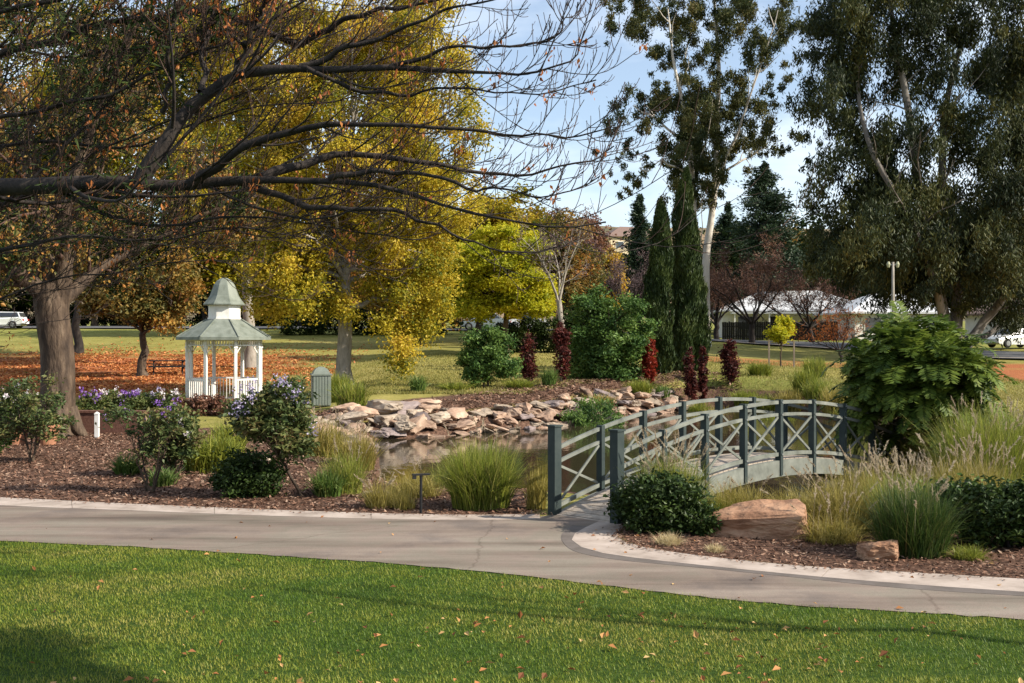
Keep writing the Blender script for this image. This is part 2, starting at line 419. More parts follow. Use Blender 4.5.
idx = np.arange(nx * ny).reshape(ny, nx)
gf = np.stack([idx[:-1, :-1], idx[:-1, 1:], idx[1:, 1:], idx[1:, :-1]], -1).reshape(-1, 4)

def ground_mat():
    m, n, o = newmat("ground"); l = n.links.new
    t = node(n, "ShaderNodeTexCoord")
    def nzz(s, d=6):
        q = node(n, "ShaderNodeTexNoise"); q.inputs["Scale"].default_value = s; q.inputs["Detail"].default_value = d
        q.inputs["Roughness"].default_value = .65; l(t.outputs["Object"], q.inputs["Vector"]); return q.outputs["Fac"]
    big, mid, fine = nzz(.12), nzz(1.1, 8), nzz(14, 6)
    def mixf(a, b, f):
        q = node(n, "ShaderNodeMix"); q.data_type = 'RGBA'
        l(a, q.inputs[6]); l(b, q.inputs[7]); l(f, q.inputs[0]); return q.outputs[2]
    def math_(op, a, b):
        q = node(n, "ShaderNodeMath"); q.operation = op; q.use_clamp = op in ('MULTIPLY',)
        for i, v in enumerate((a, b)):
            if isinstance(v, (int, float)): q.inputs[i].default_value = v
            else: l(v, q.inputs[i])
        return q.outputs[0]
    def mask(nm, hard=.12):
        a = node(n, "ShaderNodeAttribute", attribute_name=nm).outputs["Fac"]
        v = math_('ADD', a, math_('MULTIPLY', math_('SUBTRACT', mid, .5), .9))
        r = node(n, "ShaderNodeMapRange"); r.inputs[1].default_value = .5 - hard; r.inputs[2].default_value = .5 + hard
        l(v, r.inputs[0]); return r.outputs[0]
    dry = mixf(ramp(n, [(.3,(.12,.12,.03)),(.5,(.27,.235,.065)),(.7,(.40,.32,.12))], big).outputs[0],
               ramp(n, [(.3,(.09,.10,.02)),(.5,(.25,.23,.06)),(.72,(.40,.33,.13))], mid).outputs[0], fine)
    lawn = ramp(n, [(.25,(.012,.03,.004)),(.5,(.032,.06,.009)),(.75,(.07,.095,.02))], fine).outputs[0]
    gre = ramp(n, [(.3,(.05,.085,.015)),(.5,(.11,.15,.025)),(.7,(.20,.22,.05))], mid).outputs[0]
    mul = ramp(n, [(.28,(.028,.017,.013)),(.45,(.075,.043,.03)),(.6,(.15,.085,.058)),(.75,(.27,.18,.125))], fine).outputs[0]
    lit = ramp(n, [(.3,(.13,.05,.025)),(.5,(.32,.11,.045)),(.7,(.44,.18,.07))], fine).outputs[0]
    col = mixf(dry, gre, mask("m_green", .25))
    col = mixf(col, lit, mask("m_litter", .2))
    col = mixf(col, mul, mask("m_mulch"))
    col = mixf(col, lawn, mask("m_lawn"))
    b = node(n, "ShaderNodeBsdfPrincipled"); b.inputs["Roughness"].default_value = .95; b.inputs["Specular IOR Level"].default_value = .1
    bp = node(n, "ShaderNodeBump"); bp.inputs["Strength"].default_value = .8; bp.inputs["Distance"].default_value = .05
    l(fine, bp.inputs["Height"]); l(bp.outputs[0], b.inputs["Normal"])
    l(col, b.inputs["Base Color"]); l(b.outputs[0], o.inputs[0])
    return m

ground = mesh("ground", np.stack([XX, YY, ZZ], -1).reshape(-1, 3), gf, ground_mat(), smooth=True)
ground["kind"] = "structure"
def pattr(o, nm, v):
    a = o.data.attributes.new(nm, 'FLOAT', 'POINT'); a.data.foreach_set("value", np.asarray(v, np.float32).ravel())
PXs = 512 + XX / np.maximum(YY, 1) * F
m_lawn = (YY < lawn_y(XX) + .5) * 1.0
soft = lambda d: sstep(-d, -.55, .55)
far_bed = np.exp(-((dP - 3.0) / 1.8)**2) * (1 - .75 * sstep(XX, 6, 10)) * (YY > 30) * (dP > 0) * (XX > -6)
m_mulch = np.maximum.reduce([soft(sdf(XX, YY, BED_R)), soft(sdf(XX, YY, BED_L)), soft(dP - 1.2), far_bed])
litt = np.exp(-((YY - 59) / 13)**2) * sstep(-XX, 9, 14) * 1.0
litt = np.maximum(litt, .8 * np.exp(-((YY - 66) / 4)**2) * sstep(XX, 6, 12))
litt = np.maximum(litt, .9 * np.exp(-((YY - 58) / 8)**2) * sstep(XX, 20, 24))
m_green = .75 * np.exp(-((YY - 43) / 5)**2) * sstep(-XX, 8, 11) + .45 * sstep(YY, 70, 95) + .5 * np.exp(-((YY - 50) / 5)**2) * sstep(XX, 5, 9)
for nm, v in (("m_lawn", m_lawn), ("m_mulch", m_mulch), ("m_litter", litt), ("m_green", m_green)):
    pattr(ground, nm, v)

# pond water
def poly_mesh(name, pts, z, m):
    pts = [Vector((p[0], p[1], z)) for p in pts]
    tris = tessellate_polygon([pts])
    out = []
    for t in tris:
        a, b, c = (pts[i] for i in t)
        out.append(tuple(t) if (b - a).cross(c - a).z > 0 else (t[0], t[2], t[1]))
    return mesh(name, [tuple(p) for p in pts], out, m)
mw, n, o = newmat("pond_water"); l = n.links.new
t = node(n, "ShaderNodeTexCoord"); mp_ = node(n, "ShaderNodeMapping"); mp_.inputs["Scale"].default_value = (1.0, .45, 1)
q = node(n, "ShaderNodeTexNoise"); q.inputs["Scale"].default_value = 5; q.inputs["Detail"].default_value = 4
b = node(n, "ShaderNodeBsdfPrincipled"); b.inputs["Base Color"].default_value = (.038, .030, .018, 1); b.inputs["Roughness"].default_value = .04
b.inputs["IOR"].default_value = 1.333; b.inputs["Specular IOR Level"].default_value = .5
bp = node(n, "ShaderNodeBump"); bp.inputs["Strength"].default_value = .14; bp.inputs["Distance"].default_value = .03
l(t.outputs["Object"], mp_.inputs[0]); l(mp_.outputs[0], q.inputs["Vector"]); l(q.outputs["Fac"], bp.inputs["Height"]); l(bp.outputs[0], b.inputs["Normal"]); l(b.outputs[0], o.inputs[0])
c = POND.mean(0)
water = poly_mesh("pond_water", [p + (p - c) / np.linalg.norm(p - c) * .5 for p in POND], WATER_Z, mw)
water["kind"] = "structure"

# path: asphalt sheet plus two flush concrete edgings
def path_mat():
    m, n, o = newmat("path_asphalt"); l = n.links.new
    t = node(n, "ShaderNodeTexCoord")
    mp1 = node(n, "ShaderNodeMapping"); mp1.inputs["Rotation"].default_value = (0, 0, R_(14)); mp1.inputs["Scale"].default_value = (.22, 1.6, 1)
    n1 = node(n, "ShaderNodeTexNoise"); n1.inputs["Scale"].default_value = 1.0; n1.inputs["Detail"].default_value = 6; n1.inputs["Roughness"].default_value = .6
    n2 = node(n, "ShaderNodeTexNoise"); n2.inputs["Scale"].default_value = 90; n2.inputs["Detail"].default_value = 3
    l(t.outputs["Object"], mp1.inputs[0]); l(mp1.outputs[0], n1.inputs["Vector"]); l(t.outputs["Object"], n2.inputs["Vector"])
    r1 = ramp(n, [(.30,(.095,.073,.06)),(.42,(.165,.13,.108)),(.55,(.215,.175,.147)),(.72,(.27,.23,.195))], n1.outputs["Fac"])
    hs = node(n, "ShaderNodeHueSaturation"); mr = node(n, "ShaderNodeMapRange"); mr.inputs[3].default_value = .62; mr.inputs[4].default_value = 1.38
    l(n2.outputs["Fac"], mr.inputs[0]); l(mr.outputs[0], hs.inputs["Value"]); l(r1.outputs[0], hs.inputs["Color"])
    n3 = node(n, "ShaderNodeTexNoise"); n3.inputs["Scale"].default_value = .55; n3.inputs["Detail"].default_value = 9; n3.inputs["Roughness"].default_value = .68
    l(t.outputs["Object"], n3.inputs["Vector"])
    r3 = ramp(n, [(.34,(.72,.72,.74)),(.46,(1.0,.97,.94)),(.56,(.90,.95,.90)),(.70,(1.16,1.12,1.10))], n3.outputs["Fac"])
    vo = node(n, "ShaderNodeTexVoronoi", feature='DISTANCE_TO_EDGE'); vo.inputs["Scale"].default_value = .30
    nd = node(n, "ShaderNodeMix"); nd.data_type = 'RGBA'; nd.inputs[0].default_value = .38
    l(t.outputs["Object"], nd.inputs[6]); l(n3.outputs["Color"], nd.inputs[7]); l(nd.outputs[2], vo.inputs["Vector"])
    r4 = ramp(n, [(0,(.72,.70,.69)),(.0016,(.80,.79,.78)),(.0034,(1,1,1))], vo.outputs["Distance"])
    def mul(a, b_):
        q = node(n, "ShaderNodeMix"); q.data_type = 'RGBA'; q.blend_type = 'MULTIPLY'; q.inputs[0].default_value = 1
        l(a, q.inputs[6]); l(b_, q.inputs[7]); return q.outputs[2]
    pc = mul(mul(hs.outputs[0], r3.outputs[0]), r4.outputs[0])
    b = node(n, "ShaderNodeBsdfPrincipled"); b.inputs["Roughness"].default_value = .9; b.inputs["Specular IOR Level"].default_value = .2
    bp = node(n, "ShaderNodeBump"); bp.inputs["Strength"].default_value = .4; bp.inputs["Distance"].default_value = .004
    l(n2.outputs["Fac"], bp.inputs["Height"]); l(bp.outputs[0], b.inputs["Normal"]); l(pc, b.inputs["Base Color"]); l(b.outputs[0], o.inputs[0])
    return m
B0 = np.array((1.44, 15.6)); BD = np.array((.72, .70)); BN = np.array((-.698, .718)); BW = 1.18
kr_mid, kl_mid = (KR_IN + KR_OUT) / 2, (KL_IN + KL_OUT) / 2
def dense(pl, k=6):
    t = np.linspace(0, len(pl) - 1, (len(pl) - 1) * k + 1)
    i = np.clip(t.astype(int), 0, len(pl) - 2); f = t - i
    p0, p1, p2, p3 = pl[np.maximum(i-1, 0)], pl[i], pl[i+1], pl[np.minimum(i+2, len(pl)-1)]
    f = f[:, None]
    return .5 * (2*p1 + (p2-p0)*f + (2*p0-5*p1+4*p2-p3)*f**2 + (3*p1-p0-3*p2+p3)*f**3)
rngE = np.random.default_rng(5)
le = dense(LAWN_E, 10); le[:, 1] += rngE.normal(size=len(le)) * .02
path = poly_mesh("path", list(le) + list(dense(kr_mid)[::-1]) + [tuple(B0 + BD*.35 + BN*.1), tuple(B0 + BD*.35 + BN*BW)] + list(dense(kl_mid)[::-1]), .008, path_mat())
path["kind"] = "structure"
def strip(name, A, B, z0, z1, m, joint=0):
    A, B = dense(A), dense(B); n = len(A)
    if joint:
        mid = (A + B) / 2; sl = np.r_[0, np.cumsum(np.linalg.norm(np.diff(mid, axis=0), axis=1))]
        mbk = MB(); st = np.linspace(0, sl[-1], int(sl[-1] / joint) + 1)
        for a, b in zip(st[:-1], st[1:]):
            u = np.linspace(a + .004, b - .004, 7); q = lambda Q: np.stack([np.interp(u, sl, Q[:, 0]), np.interp(u, sl, Q[:, 1])], 1)
            a_, b_ = q(A), q(B); k = len(u); dz = 0.0; i = np.arange(k - 1)
            V = np.concatenate([np.c_[a_, np.full(k, z0)], np.c_[a_, np.full(k, z1 + dz)], np.c_[b_, np.full(k, z1 + dz)], np.c_[b_, np.full(k, z0)]])
            Fc = np.concatenate([np.stack([w*k+i, w*k+i+1, (w+1)*k+i+1, (w+1)*k+i], 1) for w in range(3)] + [np.array([[0, k, 2*k, 3*k], [k-1, 4*k-1, 3*k-1, 2*k-1]])])
            mbk.add(V, Fc, np.full(len(Fc), .5))
        o = mbk.build(name, m); o["kind"] = "structure"; return o
    V = np.concatenate([np.c_[A, np.full(n, z0)], np.c_[A, np.full(n, z1)], np.c_[B, np.full(n, z1)], np.c_[B, np.full(n, z0)]])
    i = np.arange(n - 1); Fc = []
    for k in range(3): Fc.append(np.stack([k*n+i, k*n+i+1, (k+1)*n+i+1, (k+1)*n+i], 1))
    Fc = np.concatenate(Fc)
    Fc = np.concatenate([Fc, [[0, n, 2*n, 3*n], [n-1, 4*n-1, 3*n-1, 2*n-1]]])
    o = mesh(name, V, Fc, m); o["kind"] = "structure"; return o
strip("kerb", KL_OUT, KL_IN, -.05, .013, M_CONC, 2.4)
strip("kerb", KR_IN, KR_OUT, -.05, .013, M_CONC, 2.4)

# darker strip of asphalt along the right edging
gt = norm(np.gradient(KR_OUT, axis=0)); gn = np.c_[gt[:, 1], -gt[:, 0]]
gn *= np.where((gn * (KR_OUT - KR_IN)).sum(1) < 0, -1, 1)[:, None]
M_STRIPD = surf("path_dark_strip", [(.085,.07,.06),(.12,.10,.088),(.155,.13,.115)], 3, rough=.9, bump=.3, bscale=80, bdist=.003)
wv = .17 + .05 * np.sin(np.arange(len(KR_OUT)) * 1.7)
strip("path", KR_OUT[1:] + gn[1:] * wv[1:, None], KR_OUT[1:] + gn[1:] * -.03, .0, .0105, M_STRIPD)

# far road with pale kerb
def far_strip(name, pts, w, lift, m):
    pl = dense(np.array(pts, float), 10)
    tn = norm(np.gradient(pl, axis=0)); nn = np.c_[-tn[:, 1], tn[:, 0]]
    offs = np.linspace(-w/2, w/2, 6)
    V = np.concatenate([np.c_[pl + nn*o, gz(*(pl + nn*o).T) + lift] for o in offs])
    n = len(pl); i = np.arange(n - 1)
    Fc = np.concatenate([np.stack([k*n+i, k*n+i+1, (k+1)*n+i+1, (k+1)*n+i], 1) for k in range(5)])
    o = mesh(name, V, Fc, m); o["kind"] = "structure"; return o
ROAD = [(75, 70), (48, 74), (33, 78), (26, 90), (17, 97.5), (1, 101), (-30, 105), (-75, 108)]
M_ROAD = surf("road_asphalt", [(.06,.062,.068),(.09,.092,.098)], 1.5, rough=.9, bump=.1)
far_strip("road", ROAD, 8.5, .10, M_ROAD)
far_strip("kerb", [(75, 65.3), (45.6, 69.5), (29.3, 75.0), (22.3, 87.0), (15.2, 93), (1, 96.4), (-30, 100.4), (-75, 103.4)], .5, .16, M_CONC)

# distant hills
hx = np.linspace(-900, 900, 90); hy = np.linspace(330, 1100, 40)
HX, HY = np.meshgrid(hx, hy)
HN = np.array([noise.fractal((x * .004, y * .004, 3.1), 1.0, 2.0, 4) for x, y in zip(HX.ravel(), HY.ravel())]).reshape(HX.shape)
HZ = 6 + sstep(HY, 330, 720) * (62 + 20 * HN) * (1 - .55 * sstep(np.abs(HX - 40), 150, 800))
M_HILL = surf("hill_scrub", [(.05,.06,.03),(.12,.10,.05),(.22,.15,.085),(.30,.21,.13)], .03, detail=10, rough=1, bump=1, bscale=.2, bdist=2)
ii = np.arange(len(hx) * len(hy)).reshape(HX.shape)
hills = mesh("hills", np.stack([HX, HY, HZ], -1).reshape(-1, 3), np.stack([ii[:-1,:-1], ii[:-1,1:], ii[1:,1:], ii[1:,:-1]], -1).reshape(-1, 4), M_HILL, smooth=True)
hills["kind"] = "structure"

# ------------------------------------------------------------------ builders: plants
def curve_pts(a, b, k, sag=0.0, rng=None, wob=0.0):
    """k points from a to b (N,3), lifted in the middle by sag"""
    t = np.linspace(0, 1, k)[None, :, None]
    P = a[:, None, :] * (1 - t) + b[:, None, :] * t
    P[:, :, 2] += (np.sin(t[..., 0] * math.pi) * np.reshape(sag, (-1, 1)))
    if rng is not None and wob: P[:, 1:-1] += rng.normal(size=P[:, 1:-1].shape) * wob
    return P

def leafy(name, label, cat, x, y, H, r0, env, ncl, clr, nleaf, Ll, Lw, lm, bm, seed, group=None, lean=(0, 0), droop=-.1,
          stems=1, limbs=50, spread=.25, shell=.45, twigs=0, flatc=.75, clr_var=.35, tintspread=.55, normal_up=.35, base_z=None, hang=0.0, crownname="crown"):
    """trunk(s) with limbs to leaf clumps spread through ellipsoids env = [(cx,cy,cz,rx,ry,rz)...] given from the base"""
    rng = np.random.default_rng(seed)
    z0 = g1(x, y) if base_z is None else base_z
    root = thing(name, label, cat, (x, y, z0 - .03), 0, group)
    env = np.array(env, float)
    w = env[:, 3] * env[:, 4] * env[:, 5]; w = w ** .8
    e = rng.choice(len(env), ncl, p=w / w.sum())
    u = rvec(rng, ncl); rad = (shell + (1 - shell) * rng.random(ncl)) ** .7
    C = env[e, :3] + u * rad[:, None] * env[e, 3:]
    C[:, 2] = np.maximum(C[:, 2], .02 * H)
    # trunk
    mb = MB(); K = 8
    top = np.array([lean[0], lean[1], H])
    TP, TR = [], []
    for s in range(stems):
        a = 2 * math.pi * s / max(stems, 1) + rng.random()
        off = 0 if stems == 1 else r0 * 1.3
        sp = 0 if stems == 1 else spread * H
        b0 = np.array([math.cos(a) * off, math.sin(a) * off, -.05])
        t1 = top * (rng.uniform(.75, 1.0) if stems > 1 else 1) + np.array([math.cos(a) * sp, math.sin(a) * sp, 0])
        p = curve_pts(b0[None], t1[None], K, 0, rng, H * .018)[0]
        r = r0 * (np.linspace(1, .35, K)) ** .8
        r[0] *= 1.35
        TP.append(p); TR.append(r)
    TP, TR = np.array(TP), np.array(TR)
    tubes(mb, TP, TR, 9 if r0 > .1 else 6)
    k = min(limbs, ncl)
    sel = rng.choice(ncl, k, replace=False)
    tgt = C[sel]
    si = rng.integers(0, stems, k)
    frac = np.clip(.25 + .6 * tgt[:, 2] / max(H, .01) * rng.uniform(.6, .95, k), .3, .97)
    xi = frac * (K - 1); i0 = np.minimum(xi.astype(int), K - 2); f = (xi - i0)[:, None]
    st = TP[si, i0] * (1 - f) + TP[si, i0 + 1] * f
    rs = (TR[si, i0] * (1 - f[:, 0]) + TR[si, i0 + 1] * f[:, 0])
    lp = curve_pts(st, tgt, 6, .06 * np.linalg.norm(tgt - st, axis=1), rng, H * .012)
    lr = np.minimum(rs * .55, r0 * .4)[:, None] * np.linspace(1, .22, 6)[None]
    tubes(mb, lp, np.maximum(lr, .004), 5)
    if twigs:
        P2, R2 = spawn(lp, np.maximum(lr, .004), twigs, rng, (25, 60), (.3, .6), 5, up=.05, wob=.15)
        tubes(mb, P2, R2, 3)
    mb.build("trunk" if stems == 1 or r0 > .05 else "stems", bm, root, smooth=True)
    # leaves
    lb = MB()
    cr_ = clr * (1 + clr_var * rng.uniform(-1, 1, ncl))
    ctint = rng.random(ncl)
    pw = cr_ ** 2; cnt = rng.choice(ncl, nleaf, p=pw / pw.sum())
    uu = np.clip(rng.normal(size=(nleaf, 3)) * .52, -1.5, 1.5)
    pos = C[cnt] + uu * cr_[cnt][:, None] * np.array([1, 1, flatc])
    if hang: pos[:, 2] -= rng.random(nleaf) ** 2 * hang
    pos[:, 2] = np.maximum(pos[:, 2], .02)
    D = rvec(rng, nleaf); D[:, 2] = D[:, 2] * .6 + droop
    Nn = rvec(rng, nleaf); Nn[:, 2] = np.abs(Nn[:, 2]) + normal_up
    sz = rng.uniform(.65, 1.25, nleaf)
    T = np.clip(ctint[cnt] * tintspread + rng.random(nleaf) * (1 - tintspread), 0, 1)
    leafq(lb, pos, D, Nn, Ll * sz, Lw * sz, T)
    lb.build(crownname, lm, root)
    return root

def bare_tree(name, label, cat, x, y, H, r0, seed, bm, tm=None, ntwleaf=0, Ll=.1, Lw=.05, group=None, wide=.6, forks=6, fork_h=.25, m=(5, 5, 4), ups=.10, flatness=1.0, tint=None, top_twig=.02, leafname="leaves", leaf_above=0.0):
    rng = np.random.default_rng(seed)
    root = thing(name, label, cat, (x, y, g1(x, y) - .03), 0, group)
    mb = MB()
    tp = curve_pts(np.array([[0, 0, -.05]]), np.array([[rng.normal()*.03*H, rng.normal()*.03*H, H * fork_h]]), 6, 0, rng, .01 * H)
    tr = (r0 * np.array([1.4, 1.08, 1, .95, .92, .9]))[None]
    tubes(mb, tp, tr, 10)
    a = np.arange(forks) / forks * 2 * math.pi + rng.random(forks)
    d = np.stack([np.cos(a) * wide, np.sin(a) * wide, rng.uniform(.5, 1.2, forks) * flatness], 1)
    P = np.zeros((forks, 8, 3)); P[:, 0] = tp[0, -1] - np.array([0, 0, H * .02])
    dd = norm(d); Lb = H * (1 - fork_h) * rng.uniform(.75, 1.05, forks) / np.maximum(norm(d)[:, 2] * .8 + .35, .5)
    for k in range(1, 8):
        dd = norm(dd + rng.normal(size=(forks, 3)) * .12 + np.array([0, 0, .05]))
        P[:, k] = P[:, k-1] + dd * (Lb / 7)[:, None]
    Rr = r0 * .5 * np.linspace(1, .2, 8)[None] * rng.uniform(.7, 1, (forks, 1))
    tubes(mb, P, Rr, 6)
    tips = []
    for lv, mm in enumerate(m):
        P, Rr = spawn(P, Rr, mm, rng, (25, 60), (.35, .65), 6 if lv < 1 else 5, up=ups, wob=.14, rr=.6, rmin=top_twig)
        tubes(mb, P, Rr, 4 if lv == 0 else 3)
        tips.append(P)
    mb.build("trunk", bm, root, smooth=True)
    if ntwleaf:
        lb = MB(); Q = np.concatenate([q.reshape(-1, 3) for q in tips[-2:]])
        i = rng.integers(0, len(Q), ntwleaf)
        pos = Q[i] + rng.normal(size=(ntwleaf, 3)) * Ll * .9
        pos = pos[pos[:, 2] > leaf_above * H]; ntwleaf = len(pos)
        sz = rng.uniform(.6, 1.3, ntwleaf)
        leafq(lb, pos, rvec(rng, ntwleaf) + np.array([0, 0, -.2]), rvec(rng, ntwleaf), Ll * sz, Lw * sz, np.clip(.5 * noise_t(pos, 2.2 / H * 3) + .5 * rng.random(ntwleaf), 0, 1))
        lb.build(leafname, tm, root)
    return root

def noise_t(P, s):
    """cheap smooth pseudo noise 0..1 from sums of sines"""
    x, y, z = (P * s).T
    v = np.sin(1.7*x + 2.1*np.sin(.9*y+z)) + np.sin(2.3*y + 1.3*np.sin(1.1*z+x)) + np.sin(1.9*z + 1.7*np.sin(1.3*x))
    return np.clip(.5 + v / 4.5, 0, 1)

def blades(mb, rng, N, h, r_base, reach, w, K=6, hv=.35, droop=.5, tall=0.0, cx=0, cy=0):
    """arching grass blades from a tuft"""
    a = rng.uniform(0, 2 * math.pi, N); rb = r_base * np.sqrt(rng.random(N))
    ab = rng.uniform(0, 2 * math.pi, N)
    out = np.stack([np.cos(a), np.sin(a), np.zeros(N)], 1)
    ln = h * (1 - hv * rng.random(N))
    rch = reach * rng.random(N) ** .75
    t = np.linspace(0, 1, K)[None, :, None]
    base = np.stack([cx + np.cos(ab) * rb, cy + np.sin(ab) * rb, np.full(N, -.03)], 1)
    P = base[:, None, :] + out[:, None, :] * (rch[:, None, None] * (.35 * t + .65 * t**2.2))
    dr = droop * rng.random(N) * rch / max(reach, 1e-3)
    P[:, :, 2] += ln[:, None] * (t[..., 0] - dr[:, None] * t[..., 0]**3)
    Wd = w * rng.uniform(.6, 1.2, N)[:, None] * np.interp(np.linspace(0, 1, K), [0, .3, 1], [.8, 1, .12])[None]
    sd = norm(np.cross(out, np.array([0, 0, 1.0])) + rng.normal(size=(N, 3)) * .35)
    T = np.clip(rng.random(N) * .75 + .25 * rng.random(N), 0, 1)
    ribbons(mb, P, Wd, sd, T)
    return P

def tussock(name, label, cat, x, y, h, r, reach, N, w, m, seed, group=None, plumes=0, plume_h=None, droop=.5, parts=("leaves", "plumes"), pl_len=.16, hv=.35):
    rng = np.random.default_rng(seed)
    root = thing(name, label, cat, (x, y, g1(x, y) - .02), 0, group)
    mb = MB(); blades(mb, rng, N, h, r, reach, w, droop=droop, hv=hv)
    mb.build(parts[0], m, root)
    if plumes:
        plumes = int(plumes * .75); pb = MB()
        P = blades(pb, rng, plumes, plume_h or h * 1.25, r * .8, reach * .95, .005, K=7, hv=.3, droop=.25)
        tip, d = P[:, -1], norm(P[:, -1] - P[:, -2])
        n = 34
        s = rng.random((plumes, n))
        pos = (tip[:, None] - d[:, None] * (pl_len * s)[..., None]).reshape(-1, 3)
        dd = np.repeat(d, n, 0) + rng.normal(size=(plumes * n, 3)) * .45
        sz = rng.uniform(.6, 1.2, plumes * n)
        leafq(pb, pos + norm(dd) * .012, dd, rvec(rng, plumes * n), .055 * sz * (pl_len / .16), .010 * sz * (pl_len / .16), np.repeat(rng.random(plumes), n) * .6 + rng.random(plumes * n) * .4)
        pb.build(parts[1], M_PLUME, root)
    return root

def strap_plant(name, label, cat, x, y, h, r, reach, N, w, m, seed, group=None):
    rng = np.random.default_rng(seed)
    mb = MB(); blades(mb, rng, N, h, r, reach, w, K=5, droop=.7)
    o = mb.build(name, m); o.location = (x, y, g1(x, y) - .02)
    return tag(o, label, cat, group)

def add_blossom(root, name, m, pts, rr, n, L_, seed):
    """heads of small petals at pts (M,3) in the plant's own frame"""
    rng = np.random.default_rng(seed); mb = MB()
    pts = np.asarray(pts, float)
    P = np.repeat(pts, n, 0) + rng.normal(size=(len(pts) * n, 3)) * rr
    sz = rng.uniform(.6, 1.2, len(P))
    leafq(mb, P, rvec(rng, len(P)), rvec(rng, len(P)), L_ * sz, L_ * .8 * sz, rng.random(len(P)))
    return mb.build(name, m, root)

# ------------------------------------------------------------------ footbridge
def deck_z(t): return .58 * (1 - ((t - 4) / 4.0) ** 2)
def bp3(t, s, z):                      # t along the span in panels, s across in metres
    p = B0 + BD * t + BN * s
    return np.array([p[0], p[1], z])
bridge = thing("footbridge", "grey-green arched timber footbridge with crossed railings over the pond", "bridge", (0, 0, 0))
bang = math.atan2(BD[1], BD[0])
Mz = np.array([[math.cos(bang), -math.sin(bang), 0], [math.sin(bang), math.cos(bang), 0], [0, 0, 1]])
mb = MB(); nb = 62
for i in range(nb):
    t = -.12 + (i + .5) * 8.24 / nb
    sl = math.atan(.58 * -2 * (t - 4) / 16 / 1.004)
    ms = Mz @ np.array([[math.cos(sl), 0, -math.sin(sl)], [0, 1, 0], [math.sin(sl), 0, math.cos(sl)]])
    mb.box(bp3(t, BW / 2, deck_z(t) - .0), (8.24 / nb * 1.004 - .012, BW - .10, .035), ms)
o = mb.build("deck", M_DECK, bridge)
def arc(name, s, zoff, w, h, t0=0.0, t1=8.0, m=M_PAINT, n=32, ext=0.0):
    ts = np.linspace(t0 - ext, t1 + ext, n + 1); mb = MB(); V = []
    for t in ts:
        for dy, dz in ((-w/2, -h/2), (w/2, -h/2), (w/2, h/2), (-w/2, h/2)):
            V.append(bp3(t, s + dy, deck_z(t) + zoff + dz))
    Fc = []
    for i in range(n):
        for k in range(4):
            Fc.append((i*4+k, i*4+(k+1) % 4, i*4+4+(k+1) % 4, i*4+4+k))
    Fc += [(3, 2, 1, 0), (n*4, n*4+1, n*4+2, n*4+3)]
    mb.add(V, Fc)
    return mb.build(name, m, bridge)
for s, sg in ((0.0, -1), (BW, 1)):
    arc("side_beam", s - sg * .0, -.13, .07, .26, .12, 7.88)
    arc("top_rail", s, .94, .045, .055, .08, 7.92)
    arc("middle_rail", s, .74, .04, .05, .08, 7.92)
    arc("bottom_rail", s, .10, .045, .06, .08, 7.92)
    for k in range(9):
        end = k in (0, 8)
        w = .14 if end else .072
        mb = MB(); z0 = -.30 if end else deck_z(k) - .24; z1 = (deck_z(k) + (1.27 if k == 0 else 1.02)) if end else deck_z(k) + .985
        p = bp3(k, s, 0)
        mb.box((p[0], p[1], (z0 + z1) / 2), (w, w + (.0 if end else .035), z1 - z0), Mz)
        po = mb.build("newel_post" if end else "post", M_PAINTD, bridge)
        if not end:
            for zz in (.10, .74, .94):
                bb = MB(); c_ = bp3(k, s - .062 * (1 if s == 0 else -1), deck_z(k) + zz); bb.box(c_, (.022, .014, .022), Mz); bb.build("bolt", M_METAL, po)
        if end:
            cb = MB(); cb.box((p[0], p[1], z1 + .0125), (w + .03, w + .03, .025), Mz); cb.build("cap", M_PAINTD, po)
    for k in range(8):
        mb = MB()
        for (ta, za), (tb, zb), ds in (((k + .06, .14), (k + .94, .70), -.014), ((k + .06, .70), (k + .94, .14), .014)):
            mb.bar(bp3(ta, s + ds, deck_z(ta) + za), bp3(tb, s + ds, deck_z(tb) + zb), .022, .036)
        mb.build("cross_brace", M_PAINT, bridge)
for t in (-.1, 8.1):
    mb = MB(); p = bp3(t, BW / 2, -.28); mb.box(p, (.5, BW + .5, .5), Mz); mb.build("abutment", M_CONC, bridge)

# ------------------------------------------------------------------ gazebo
GY = 42.8; GX = X(224.5, GY); GZ = g1(GX, GY)
gz_ = thing("gazebo", "white octagonal gazebo with a two-tiered sage green roof", "gazebo", (GX, GY, GZ), R_(8))
mb = MB(); mb.ring([(0, .0), (1.72, -.1), (1.72, .13), (1.66, .16), (0, .16)], 8, rot=R_(22.5)); mb.build("floor", M_BRICK, gz_)
ang8 = [R_(22.5 + 45 * k) for k in range(8)]
pr = 1.46
pp = [np.array([pr * math.cos(a), pr * math.sin(a), 0]) for a in ang8]
for a, p in zip(ang8, pp):
    mb = MB(); M = np.array([[math.cos(a), -math.sin(a), 0], [math.sin(a), math.cos(a), 0], [0, 0, 1]])
    mb.box((p[0], p[1], 1.40), (.11, .11, 2.48), M); mb.box((p[0], p[1], .24), (.16, .16, .16), M); mb.box((p[0], p[1], 2.28), (.15, .15, .06), M)
    mb.build("post", M_WHITE, gz_)
